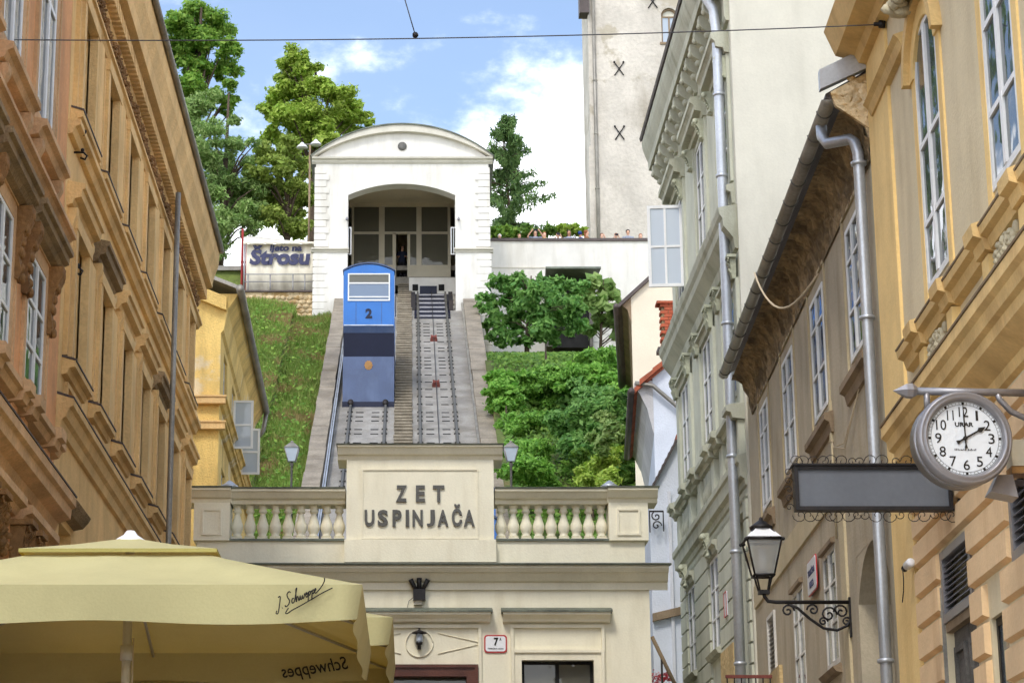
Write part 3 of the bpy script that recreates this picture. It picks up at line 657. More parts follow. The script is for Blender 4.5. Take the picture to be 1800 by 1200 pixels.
# raised name panel
zn0, zn1 = lz(985), lz(805)
zpl = lz(950)
MB().box(SX[0] - .01, SX[1] + .01, -.14, .55, zp0, zpl).build('panel_plinth', 'cream', ls)
MB().box(SX[0] + .02, SX[1] - .02, -.1, .52, zpl, zn1).build('name_panel', 'cream', ls)
rp = MB(); ring(rp, lx(636, 880), lx(841, 880), lz(949), lz(826), .025, -.12, -.095); rp.build('panel_moulding', 'cream_trim', ls)
zk = lz(782, .15)
cornice(ls, SX[0] - .13, SX[1] + .13, [(-.6, zk - .24), (.1, zk - .24), (.13, zk - .18), (.18, zk - .16), (.24, zk - .06), (.27, zk - .05), (.27, zk - .02), (-.6, zk - .02)], 'cream_trim', 'panel_cornice')
cornice(ls, SX[0] - .15, SX[1] + .15, [(-.62, zk - .02), (.29, zk - .02), (.3, zk + .0), (.0, zk + .04), (-.62, zk + .04)], 'flash', 'lead_flashing')
def sign_letter(ch, pxa, pxb, pya, pyb, base, off=.1):
    me = text_mesh(ch, 1., .02, .035, 0, 'letter', 'letter'); w_ = abs(lx(pxb, 880, off) - lx(pxa, 880, off)); h_ = abs(lz(pya, off) - lz(pyb, off))
    stretch(me, w_, h_); inst('letter', me, base, ((lx(pxa, 880, off) + lx(pxb, 880, off)) / 2, -off - .012, (lz(pya, off) + lz(pyb, off)) / 2), (R(90), 0, 0))
for ch, a, b in (('Z', 696, 715), ('E', 731, 747), ('T', 761, 781)): sign_letter(ch, a, b, 853, 882, ls)
for ch, a, b in (('U', 641, 658), ('S', 664, 682), ('P', 690, 706), ('I', 713, 719), ('N', 725, 743), ('J', 750, 764), ('A', 769, 788), ('A', 815, 834)): sign_letter(ch, a, b, 896, 925, ls)
sign_letter('Č', 794, 812, 886, 925, ls)
# door bay and window bay mouldings
def bay(xa, xb, py_head, door):
    za, zb_ = lz(1092, .06), lz(1074, .25)
    cornice(ls, xa, xb, [(0, za - .02), (.1, za), (.12, za + .04), (.2, za + .1), (.22, zb_ - .04), (.22, zb_), (0, zb_)], 'cream_trim', 'lintel_cornice')
    cornice(ls, xa - .03, xb + .03, [(0, zb_), (.25, zb_), (.25, zb_ + .03), (0, zb_ + .1)], 'flash', 'lead_flashing')
bay(lx(500), lx(862), 0, True); bay(lx(884), lx(1072), 0, False)
for a, b in ((lx(620), lx(846)), (lx(897), lx(1062))):
    mb = MB(); ring(mb, a, b, lz(1400), lz(1098), .05, -.05, 0); mb.build('bay_frame', 'cream_trim', ls)
mb = MB(); ring(mb, wn_[0] - .12, wn_[1] + .12, .9, wn_[2] + .12, .12, -.045, .1); ring(mb, wn_[0] - .17, wn_[1] + .17, .85, wn_[2] + .17, .05, -.075, .0); mb.build('window_surround', 'cream_trim', ls)
mb = MB(); ring(mb, dr[0] - .06, dr[1] + .06, -.2, dr[2] + .09, .15, -.06, .14); ring(mb, dr[0] - .1, dr[1] + .1, -.3, dr[2] + .13, .05, -.09, .0); mb.build('door_frame', 'door', ls)
mb = MB(); dw = (dr[1] - dr[0] - .16) / 2
for k in range(2):
    xa = dr[0] + .08 + k * dw; d1 = MB(); d1.box(xa + .005, xa + dw - .005, .2, .26, 0, dr[2] - .55); ring(d1, xa + .08, xa + dw - .08, .3, 1.2, .06, .17, .2); ring(d1, xa + .08, xa + dw - .08, 1.35, dr[2] - .65, .06, .17, .2)
    dd = d1.build('door', 'door', ls); MB().box(xa + (.82 if k == 0 else .06) * dw, xa + (.9 if k == 0 else .14) * dw, .12, .2, 1.05, 1.1).build('handle', 'gold', dd)
MB().box(dr[0] + .08, dr[1] - .08, .18, .25, dr[2] - .55, dr[2] - .48).build('transom', 'door', ls)
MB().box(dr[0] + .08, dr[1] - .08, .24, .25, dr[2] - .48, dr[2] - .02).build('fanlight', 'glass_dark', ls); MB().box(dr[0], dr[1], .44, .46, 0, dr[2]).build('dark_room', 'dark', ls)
window(ls, wn_[0], wn_[1], 1.0, wn_[2], .16, 2, (3, 1), 'dark', .05, .03, 0, 0, 'glass_dark')
# round field with two tapering mouldings over the door
cxp, czp = lx(737), lz(1130); mb = MB()
mb.tube([(cxp + .22 * math.cos(a), -.015, czp + .22 * math.sin(a)) for a in [2 * math.pi * k / 28 for k in range(29)]], .013, 6)
for s in (-1, 1):
    mb.tube([(cxp + s * .3, -.01, czp - .17), (cxp + s * .95, -.01, czp - .02)], .009, 5); mb.tube([(cxp + s * .3, -.01, czp + .17), (cxp + s * .95, -.01, czp + .02)], .008, 5)
mb.build('overdoor_moulding', 'cream_trim', ls)

def wall_lantern(loc):
    t = thing('wall_lantern', 'small black carriage lantern in the round moulding above the station door', 'lantern', loc)
    MB().lathe([(0, .14), (.012, .13), (.02, .1), (.05, .085), (.12, .06), (.125, .045), (.06, .04), (0, .04)], 12, (0, -.12, .1)).build('lantern_roof', 'iron', t)
    MB().lathe([(.055, .0), (.06, .04), (.055, .13), (.045, .14)], 10, (0, -.12, -.0)).build('lamp_glass', 'glass_milky', t)
    MB().lathe([(0, -.1), (.012, -.09), (.02, -.05), (.055, -.03), (.06, .0), (.0, .005)], 10, (0, -.12, .0)).build('lantern_base', 'iron', t)
    mb = MB(); mb.box(-.03, .03, -.03, 0, -.1, .1); mb.tube([(0, -.02, -.06), (0, -.08, -.1), (0, -.12, -.09)], .012, 6); mb.build('bracket', 'iron', t)
wall_lantern(Vector((cxp, 37, czp + LZ)))
fx_, fz_ = lx(737, 1045), zY(1045, 37)
t = thing('floodlight_cluster', 'black cluster of three small spotlights on the station wall above the door', 'spotlight', (fx_, 37, fz_))
MB().box(-.1, .1, -.14, -.01, -.1, .08).build('housing', 'iron', t)
for a in (-28, 0, 28): mb = MB(); d = Vector((math.sin(R(a)), -.15, math.cos(R(a)))); p = Vector((.05 * a / 28, -.1, .06)); mb.tube([p, p + d * .1, p + d * .2], .035, 8, .042); mb.build('spot_tube', 'iron', t)
MB().box(-.09, .05, -.09, -.01, -.17, -.1).build('junction_box', 'beige_metal', t); MB().tube([(-.06, -.02, .1), (-.05, -.02, .3), (-.07, -.1, .36)], .006, 5).build('cable', 'wire', t); MB().tube([(-.06, -.05, -.02), (-.17, -.02, -.1), (-.2, -.02, -.22), (-.08, -.03, -.22)], .005, 5).build('cable', 'wire', t)
t = thing('house_number_plate', 'white enamel house number plate 7 with red border between the station bays', 'number plate', atY(871, 1131, 37))
def rrect(w_, h_, r_, n=5):
    out = []
    for cx_, cz_, a0 in ((w_ / 2 - r_, h_ / 2 - r_, 0), (-w_ / 2 + r_, h_ / 2 - r_, 90), (-w_ / 2 + r_, -h_ / 2 + r_, 180), (w_ / 2 - r_, -h_ / 2 + r_, 270)):
        out += [(cx_ + r_ * math.cos(R(a0 + 90 * k / n)), cz_ + r_ * math.sin(R(a0 + 90 * k / n))) for k in range(n + 1)]
    return out
MB().slab(rrect(.37, .29, .05), -.02, 0).build('border', 'red', t); MB().slab(rrect(.325, .245, .04), -.024, -.01).build('plate', 'plate', t)
inst('numeral', stretch(text_mesh('7', 1, .002, .04), .075, .13), t, (.01, -.027, .035), (R(90), 0, 0)); inst('numeral', stretch(text_mesh('A', 1, .002, .04), .03, .05), t, (.08, -.027, .075), (R(90), 0, 0))
inst('street_name', stretch(text_mesh('TOMIĆEVA ULICA', 1, .002, .02), .26, .026), t, (0, -.027, -.075), (R(90), 0, 0))

# ================================================================== FUNICULAR CARS
def car(label, X, Yf, num):
    """stepped cabin on a wedge-shaped carriage; local origin on the rails below the front end"""
    t = thing('funicular_car', label, 'funicular car', (X, Yf, ztrack(Yf)), 0, 'funicular cars on the incline')
    h = .89
    zz = lambda py, dy: zY(py, 76.5 + dy) - ztrack(76.5)
    z0, z1, z2, z3, z4, z5, z6 = zz(706, .0), zz(626, .35), zz(585, .5), zz(572, .35), zz(530, .35), zz(477, .35), zz(466, .5)
    side = lambda pts: MB().add([(-h, y, z) for y, z in pts] + [(h, y, z) for y, z in pts], [tuple(range(len(pts))), tuple(range(2 * len(pts) - 1, len(pts) - 1, -1))] + [(i, (i + 1) % len(pts), len(pts) + (i + 1) % len(pts), len(pts) + i) for i in range(len(pts))])
    L_ = 5.6
    # carriage wedge: navy apron leaning back
    side([(0, z0), (.3, z1), (L_, z1 + .05), (L_, z0 + SL * L_)]).build('apron', 'navy', t)
    MB().box(-h - .01, h + .01, -.06, .25, z0 - .3, z0 + .02).build('bumper', 'navy_dark', t)
    side([(.6, z1 + .06), (.42, z2), (L_, z2), (L_, z1 + .06)]).build('recess', 'navy_dark', t)  # undercut strip: its shade is put into the darker colour
    side([(.42, z2 + .004), (.34, z3), (L_, z3), (L_, z2 + .004)]).build('trim_band', 'navy', t)
    # cabin front with window opening
    wl, wr, wb, wt = -.74, .74, zz(528, .35), zz(480, .35)
    o = wall_mesh(-h, h, z3 + .003, z5 + .02, [(wl, wr, wb, wt)], .08).build('cabin_front', 'blue', t, (0, .34, 0))
    MB().slab([(-h, z5 + .02), (h, z5 + .02)] + [(x, z) for x, z in reversed(arcpts(-h, h, z5 + .021, z6, 12))], .34, .42).build('cabin_brow', 'blue', t)
    mb = MB()
    for s in (-1, 1): mb.box(min(s * h, s * (h - .07)), max(s * h, s * (h - .07)), .42, 3.0, z3 + .003, z3 + 1.1); mb.box(min(s * h, s * (h - .07)), max(s * h, s * (h - .07)), .42, 3.0, z5 - .15, z5 + .02)
    for s in (-1, 1):
        for yy in (.42, 1.6, 2.9): mb.box(min(s * h, s * (h - .07)), max(s * h, s * (h - .07)), yy, yy + .1, z3 + 1.1, z5 - .15)
    mb.build('cabin_side', 'blue', t)
    MB().box(-h, h, 2.95, 3.0, z3, z5).build('cabin_bulkhead', 'navy', t)
    ro_ = arcpts(-h - .03, h + .03, z5 + .025, z6 + .02, 12); mb = MB()
    for k in range(12): mb.slab([ro_[k], ro_[k + 1], (ro_[k + 1][0], ro_[k + 1][1] + .05), (ro_[k][0], ro_[k][1] + .05)], .3, 3.05)
    mb.build('roof', 'navy', t)
    # upper compartment, one step higher
    up = -.12 if num == '2' else 1.3
    MB().box(-h, h, 3.05, L_, z3 + .05, z5 + up).build('upper_compartment', 'blue', t); ro2_ = arcpts(-h - .03, h + .03, z5 + up, z6 + up, 12)
    mb = MB()
    for k in range(12): mb.slab([ro2_[k], ro2_[k + 1], (ro2_[k + 1][0], z5 + up - .02), (ro2_[k][0], z5 + up - .02)], 3.02, L_ + .05)
    mb.build('rear_roof', 'navy', t)
    fr = MB(); ring(fr, wl, wr, wb, wt, .045, .31, .37); zm = zz(497, .35); fr.box(wl + .045, wr - .045, .31, .37, zm - .025, zm + .025); zl = zz(521, .35); fr.box(wl + .045, wr - .045, .315, .365, zl - .02, zl + .02)
    f = fr.build('window_frame', 'wframe', t)
    MB().box(wl + .04, wr - .04, .335, .345, zm, wt - .03).build('pane', 'glass_dark', f); MB().box(wl + .04, wr - .04, .33, .34, wb + .03, zm).build('pane', 'glass_car', f)
    mb = MB(); mb.box(-.6, .6, .9, 1.0, z3 + .9, z3 + 1.35); mb.box(-.6, -.25, 1.9, 2., z3 + 1.2, z3 + 1.9); mb.box(.2, .55, 1.9, 2., z3 + 1.2, z3 + 1.9); mb.build('seat', 'dark', t)
    inst('numeral', stretch(text_mesh(num, 1, .006, .05, 0, 'navy_dark'), .24, .36), t, (0, .33, zz(550, .35)), (R(90), 0, 0))
    for x_ in (-.45, .45): MB().box(x_ - .006, x_ + .006, .333, .36, z3 + .02, wb - .06).build('panel_seam', 'navy', t)
    MB().box(-h + .02, h - .02, .325, .36, z3 + .015, z3 + .05).build('trim_strip', 'zinc', t)
    for s in (-1, 1): MB().box(s * h - .02, s * h + .02, .5, .56, z3 + .3, z3 + 1.9).build('grab_rail', 'zinc', t)
    # crest: shield with rayed wreath, leaning with the apron
    c = MB(); zc_ = zz(641, .25); yc_ = .3 * (zc_ - z0) / (z1 - z0) - .02
    star = [((.15 if k % 2 else .125) * math.sin(k * math.pi / 10), (.18 if k % 2 else .15) * math.cos(k * math.pi / 10)) for k in range(20)]
    c.slab([(x, z + zc_) for x, z in star], yc_ - .02, yc_ + .02); c.slab([(x, z + zc_) for x, z in ((-.07, .09), (.07, .09), (.07, -.02), (0, -.1), (-.07, -.02))], yc_ - .035, yc_ - .01); c.build('crest', 'gold', t)
    for s in (-.6, .6):
        mb = MB(); mb.lathe([(0, -.3), (.1, -.3), (.11, -.26), (.05, -.24), (.05, .05), (0, .05)], 10, (s, .0, z0 - .05), 'y'); mb.box(s - .04, s + .04, -.1, .1, .17, z0); mb.build('buffer', 'iron', t)
        mb = MB()
        for yy in (.5, 4.6): mb.lathe([(0, -.06), (.2, -.06), (.25, -.03), (.25, .03), (.2, .06), (0, .06)], 14, (s, yy, .16 + .22 + SL * yy), 'x')
        mb.build('wheel', 'iron', t)
    MB().box(-h + .05, h - .05, .25, .4, .25, z0 - .05).build('undercarriage', 'dark', t)
    return t
car('blue funicular car with white framed window and dark numeral, halfway up the left track', TL, 76.4, '2')
car('bright blue funicular car standing behind the name panel of the lower station', 1.08, 48.3, '1')

# ================================================================== LEFT STREET SIDE
XL = -3.55
# ---- orange townhouse (nearest on the left); local x runs away from the camera
A0 = 15.; A1 = 22.22
ha = thing('orange_townhouse', 'worn orange plastered townhouse at the far left, nearest to the camera', 'house', (XL, A0, 0), R(90))
bays = [17.0 - A0 - .02, 18.85 - A0, 20.72 - A0]
ops = []
for b in bays: ops += [(b - .47, b + .47, 9.25, 11.6), (b - .5, b + .5, 6.62, 7.98), (b - .45, b + .45, 3.2, 5.0)]
wall_mesh(0, A1 - A0, 0, 13.2, ops, .45).build('wall', 'orange', ha)
for b in bays:
    window(ha, b - .47, b + .47, 9.25, 11.6, .0, 2, (3, 2), 'wframe', .07, .05, .8); window(ha, b - .5, b + .5, 6.62, 7.98, .0, 2, (1, 1, 1), 'wframe', .06, .035, .7); window(ha, b - .45, b + .45, 3.2, 5.0, .15, 2, (2, 1), 'wframe_old', .06, .04, .0)
    for z0, z1, hw in ((9.25, 11.6, .47), (6.62, 7.98, .5)):
        mb = MB(); ring(mb, b - hw - .16, b + hw + .16, z0 - .05, z1 + .14, .16, -.02, .03); ring(mb, b - hw - .2, b + hw + .2, z0 - .09, z1 + .18, .05, -.035, .0); mb.build('window_surround', 'orange_trim', ha)
    mb = MB(); mb.run([(0, 8.98), (.09, 9.0), (.12, 9.06), (.17, 9.08), (.17, 9.14), (0, 9.17)], b - .75, b + .75); sl = mb.build('sill', 'orange_trim', ha)
    for s in (-1, 1):
        MB().run([(0, 8.7), (.05, 8.68), (.07, 8.8), (.12, 8.9), (.12, 8.98), (0, 8.98)], b + s * .6 - .07, b + s * .6 + .07).build('sill_bracket', 'orange_trim', ha)
    # hood on scrolled consoles
    MB().run([(0, 8.12), (.1, 8.14), (.13, 8.18), (.18, 8.2), (.18, 8.27), (.22, 8.28), (.22, 8.33), (0, 8.37)], b - .85, b + .85).build('hood', 'ochre_dark', ha)
    for s in (-1, 1):
        mb = MB(); mb.run([(0, 7.45), (.05, 7.43), (.08, 7.5), (.05, 7.65), (.08, 7.85), (.15, 8.0), (.16, 8.12), (0, 8.12)], b + s * .7 - .09, b + s * .7 + .09); [mb.ball((b + s * .7 + dx_, -dy_, dz_), (.045, .03, .05)) for dx_, dy_, dz_ in ((-.05, .14, 8.05), (.05, .14, 8.05), (-.05, .1, 7.92), (.05, .1, 7.92), (0, .075, 7.8), (-.04, .06, 7.7), (.04, .06, 7.7), (0, .07, 7.55), (0, .08, 7.46))]; mb.build('console', 'relief_ochre', ha)
    # ground-floor pediment on columns with leafy capitals
    MB().run([(0, 5.3), (.1, 5.32), (.14, 5.38), (.2, 5.4), (.2, 5.47), (0, 5.5)], b - .8, b + .8).build('ground_floor_hood', 'orange_trim', ha)
    for s in (-1, 1):
        MB().lathe([(.11, 2.6), (.1, 4.85)], 10, (b + s * .66, -.08, 0)).build('column', 'orange', ha); inst('capital', cached(('capA',), lambda: capital_mesh(.28, .36, .2, 'relief_ochre')), ha, (b + s * .66, -.1, 5.06))
    inst('relief', cached(('relA',), lambda: relief(.8, .4, .14, 40, 9, 'relief_ochre')), ha, (b, -.02, 5.12))
MB().run([(0, 8.6), (.06, 8.61), (.1, 8.66), (.14, 8.67), (.14, 8.71), (0, 8.73)], 0, A1 - A0).build('string_course', 'orange_trim', ha)
mb = MB(); mb.run([(0, 6.3), (.1, 6.32), (.13, 6.38), (.17, 6.39), (.17, 6.45), (0, 6.47)], 0, A1 - A0 - .3); mb.build('string_course', 'orange_trim', ha)
for b in bays:
    for s in (-1, 1):
        MB().run([(0, 6.28), (.16, 6.3), (.18, 6.37), (.23, 6.38), (.23, 6.48), (0, 6.5)], b + s * .65 - .14, b + s * .65 + .14).build('sill_break', 'orange_trim', ha); MB().box(b + s * .65 - .11, b + s * .65 + .11, -.08, .02, 6.03, 6.28).build('pedestal', 'orange', ha)
    inst('relief', cached(('relA2',), lambda: relief(.9, .22, .08, 26, 12, 'relief_ochre')), ha, (b, -.01, 6.13))
MB().run([(0, 5.62), (.05, 5.64), (.08, 5.72), (.2, 5.76), (.21, 5.86), (.25, 5.88), (.25, 5.97), (.02, 6.03), (0, 6.03)], 0, A1 - A0 - .05).build('main_cornice', 'orange_trim', ha)
MB().run([(0, 6.035), (.258, 5.974), (.26, 5.99), (0, 6.06)], 0, A1 - A0 - .05).build('cornice_flashing', 'roof_dark', ha)
MB().box(A1 - A0 - .3, A1 - A0 - .12, -.1, .0, 0, 5.5).build('banner_strip', 'rust', ha)
MB().run([(0, 12.4), (.3, 12.6), (.5, 12.9), (.55, 13.1), (.55, 13.2), (0, 13.2)], 0, A1 - A0).build('eaves_cornice', 'orange_trim', ha)
MB().run([(.6, 13.2), (.6, 13.28), (-5, 16), (-5, 15.9)], 0, A1 - A0).build('roof', 'tile', ha)
MB().box(.4, A1 - A0, .4, 8, 0, 13.1).build('house_core', 'orange', ha)

# ---- ochre townhouse
B0 = 22.25; B1 = 36.4; LB = B1 - B0
hb_ = thing('ochre_townhouse', 'long ochre townhouse with deep window reveals and heavy dentilled cornice on the left', 'house', (XL, B0, 0), R(90))
bb = [.88 + 1.97 * i for i in range(7)]; ops = []
for b in bb: ops += [(b - .42, b + .42, 10.28, 11.46), (b - .42, b + .42, 7.58, 8.9)]
gw = [b for b in bb[:6:2]]
for b in gw: ops += [(b - .42, b + .42, 4.6, 5.85)]
wall_mesh(0, LB, 0, 12.4, ops, .5).build('wall', 'ochre', hb_)
for i, b in enumerate(bb):
    window(hb_, b - .42, b + .42, 10.28, 11.46, .3, 2, (2, 1), 'wframe_old', .06, .04, .6); window(hb_, b - .42, b + .42, 7.58, 8.9, .3, 2, (2, 1), 'wframe_old', .06, .04, .6)
    for z0, z1 in ((10.28, 11.46), (7.58, 8.9)):
        mb = MB()
        for s in (-1, 1):
            mb.box(b + s * .49 - .07, b + s * .49 + .07, -.09, .02, z0 - .05, z1 + .1); mb.box(b + s * .6 - .045, b + s * .6 + .045, -.05, .02, z0 - .05, z1 + .12)
        mb.box(b - .575, b + .575, -.1, .015, z1, z1 + .14); mb.build('window_surround', 'ochre_trim', hb_)
    MB().run([(0, 10.01), (.05, 10.02), (.07, 10.07), (.13, 10.09), (.13, 10.15), (0, 10.19)], b - .72, b + .72).build('sill', 'ochre_trim', hb_)
    MB().run([(0, 10.192), (.14, 10.152), (.14, 10.17), (0, 10.212)], b - .73, b + .73).build('sill_flashing', 'roof_dark', hb_)
    # hood over first-floor window
    MB().run([(0, 9.1), (.06, 9.12), (.08, 9.17), (.15, 9.19), (.16, 9.27), (.19, 9.28), (.19, 9.33), (0, 9.37)], b - .76, b + .76).build('hood', 'ochre_dark' if i % 3 == 1 else 'ochre_trim', hb_)
    for s in (-1, 1): MB().run([(0, 8.82), (.05, 8.8), (.06, 8.92), (.1, 9.04), (.1, 9.1), (0, 9.1)], b + s * .62 - .06, b + s * .62 + .06).build('console', 'ochre_trim', hb_)
    MB().run([(0, 7.32), (.06, 7.33), (.08, 7.39), (.14, 7.4), (.14, 7.46), (0, 7.5)], b - .66, b + .66).build('sill', 'ochre_trim', hb_)
    MB().run([(0, 7.502), (.15, 7.462), (.15, 7.48), (0, 7.522)], b - .67, b + .67).build('sill_flashing', 'roof_dark', hb_)
    mb = MB(); ring(mb, b - .5, b + .5, 7.08, 7.28, .05, -.05, .02); mb.build('apron_panel', 'ochre_trim', hb_)
    inst('relief', cached(('relB',), lambda: relief(1.1, .24, .1, 34, 21, 'relief_ochre')), hb_, (b + .4, -.02, 11.9)); inst('relief', cached(('relB2',), lambda: relief(.7, .22, .08, 22, 22, 'relief_ochre')), hb_, (b - .6, -.02, 11.9))
    if i < 6:
        pb = b + .985; MB().box(pb - .2, pb + .2, -.06, .0, 10.2, 11.62).build('pilaster', 'ochre', hb_); MB().box(pb - .2, pb + .2, -.05, .0, 7.5, 8.98).build('pilaster', 'ochre', hb_)
for b in gw:
    window(hb_, b - .42, b + .42, 4.6, 5.85, .2, 2, (1, 1), 'wframe_old', .06, .04, 0); MB().run([(0, 5.93), (.1, 5.95), (.16, 6.02), (.18, 6.06), (0, 6.1)], b - .6, b + .6).build('hood', 'ochre_dark', hb_)
MB().run([(0, 9.84), (.05, 9.85), (.08, 9.92), (.13, 9.94), (.13, 10.0), (0, 10.0)], 0, LB).build('string_course', 'ochre_trim', hb_)
MB().run([(0, 11.62), (.05, 11.63), (.08, 11.68), (.11, 11.69), (.11, 11.73), (0, 11.74)], 0, LB).build('string_course', 'ochre_trim', hb_)
MB().run([(0, 6.7), (.04, 6.71), (.06, 6.8), (.1, 6.83), (.13, 6.92), (.17, 6.94), (.17, 7.01), (0, 7.06)], 0, LB).build('main_cornice', 'ochre_trim', hb_)
MB().run([(0, 7.065), (.178, 7.014), (.178, 7.03), (0, 7.09)], 0, LB).build('cornice_flashing', 'roof_dark', hb_)
MB().run([(0, 12.04), (.05, 12.05), (.07, 12.08), (.07, 12.3), (.26, 12.34), (.28, 12.5), (.32, 12.62), (.35, 12.7), (.37, 12.9), (.37, 12.97), (0, 13.0)], 0, LB).build('eaves_cornice', 'ochre_trim', hb_)
dn = MB().box(-.045, .045, -.18, -.07, 12.12, 12.28).mesh('dentil', 'ochre_trim')
for k in range(int(LB / .15)): inst('dentil', dn, hb_, (.08 + .15 * k, 0, 0))
MB().tube([(0, -.41, 12.98), (LB, -.41, 12.98)], .045, 8).build('gutter', 'zinc_dark', hb_)
MB().run([(.38, 13.0), (.38, 13.05), (-5, 15.6), (-5, 15.5)], 0, LB).build('roof', 'tile', hb_)
MB().box(.1, LB - .01, .48, 8, 0, 12.95).build('house_core', 'ochre', hb_)
q0 = onX(313, 345, XL + .26); dy = q0.y - B0
MB().tube([(dy, -.26, q0.z + .05), (dy, -.26, 9), (dy, -.26, 6.5), (dy, -.26, 3)], .038, 10).build('downpipe', 'zinc_dark', hb_)
for py, px in ((225, 128), (268, 130), (470, 122)):
    p = onX(px, py, XL); u = p.y - B0; mb = MB(); mb.tube([(u, 0, p.z), (u, -.1, p.z), (u, -.14, p.z - .04), (u, -.12, p.z - .08), (u, -.07, p.z - .06)], .012, 6); mb.ball((u, -.09, p.z + .025), .022); mb.build('wire_hook', 'iron', hb_)

# ---- worn yellow house behind the lower station
K3 = -.0115
hc = thing('worn_yellow_house', 'peeling yellow house with white open casements behind the station balustrade', 'house', (-3.5, 40.7, 0), R(90) - math.atan(K3))
LC = 9.6; CE = 13.5
def cu(px, py, off=0.):
    p = onX(px, py, -3.5 + off - K3 * 40.7, K3); return p.y - 40.7, p.z
cw_ = [(.9, 1.8), (3.4, 4.3), (5.9, 6.8)]
wall_mesh(0, LC, 0, CE, [(a, b, 11.62, 12.6) for a, b in cw_] + [(a, b, 8.9, 10.4) for a, b in cw_], .45).build('wall', 'yellow_old', hc)
for a, b in cw_:
    window(hc, a, b, 11.62, 12.6, .06, 2, (2, 1), 'wframe_old', .06, .04, .7); window(hc, a, b, 8.9, 10.4, .06, 2, (2, 1), 'wframe_old', .06, .04, .7)
MB().hull8([(0, .45, 0), (.45, .45, 0), (.45, 6, 0), (0, 6, 0)], [(0, .45, CE), (.45, .45, CE), (.45, 6, CE + 2.4), (0, 6, CE + 2.4)]).build('end_wall', 'yellow_old', hc); MB().box(.45, LC, .45, 6, 0, CE - .1).build('house_core', 'yellow_old', hc)
for z in (11.5, 11.02):
    MB().run([(0, z - .12), (.06, z - .1), (.1, z - .03), (.14, z - .02), (.14, z + .02), (0, z + .05)], -.12, LC).build('string_course', 'yellow_old', hc)
    mb = MB(); mb.box(-.13, -.0, -.12, 3, z - .12, z + .0); mb.box(-.15, 0, -.14, 3, z + .0, z + .03); mb.build('end_string_course', 'ochre_trim', hc)
MB().run([(0, CE - .75), (.05, CE - .7), (.12, CE - .3), (.26, CE - .08), (.3, CE), (0, CE)], -.0, LC).build('cove_cornice', 'yellow_old', hc)
mb = MB(); mb.hull8([(-.14, -.1, CE - .35), (0, -.1, CE - .35), (0, -.1, CE - .1), (-.14, -.1, CE - .1)], [(-.14, 3, CE + .95), (0, 3, CE + .95), (0, 3, CE + 1.25), (-.14, 3, CE + 1.25)]); mb.build('end_cornice', 'yellow_old', hc)
MB().tube([(-.3, -.36, CE + .02), (LC, -.36, CE + .02)], .075, 10).build('gutter', 'zinc_dark', hc)
MB().tube([(LC - .05, -.36, CE - .0), (LC, -.3, CE - .4), (LC, -.2, CE - .55)], .05, 8).build('downpipe', 'zinc_dark', hc)
MB().run([(.36, CE + .02), (.34, CE + .1), (-4, CE + 1.85), (-4, CE + 1.75)], -.2, LC).build('roof', 'zinc_dark', hc)
for a, b in ((3.4, 11.3), (5.9, 11.3)):                       # outer casements standing open at right angles
    mb = MB(); ring(mb, 0, .4, 0, .98, .045, -.02, .02); mb.box(.045, .355, -.015, .015, .46, .5); cs = mb.build('casement', 'wframe', hc, (a, -.03, b), (0, 0, R(-90)))
    MB().box(.04, .36, -.004, .004, .04, .94).build('pane', 'glass_milky', cs)
mb = MB(); mb.tube([(-.0, .75, 10.35), (-.16, .75, 10.35), (-.2, .75, 10.45)], .02, 6); mb.lathe([(0, -.02), (.05, -.02), (.06, .1), (.03, .2), (0, .2)], 8, (-.16, .75, 10.1)); mb.build('wall_insulator', 'plate', hc)

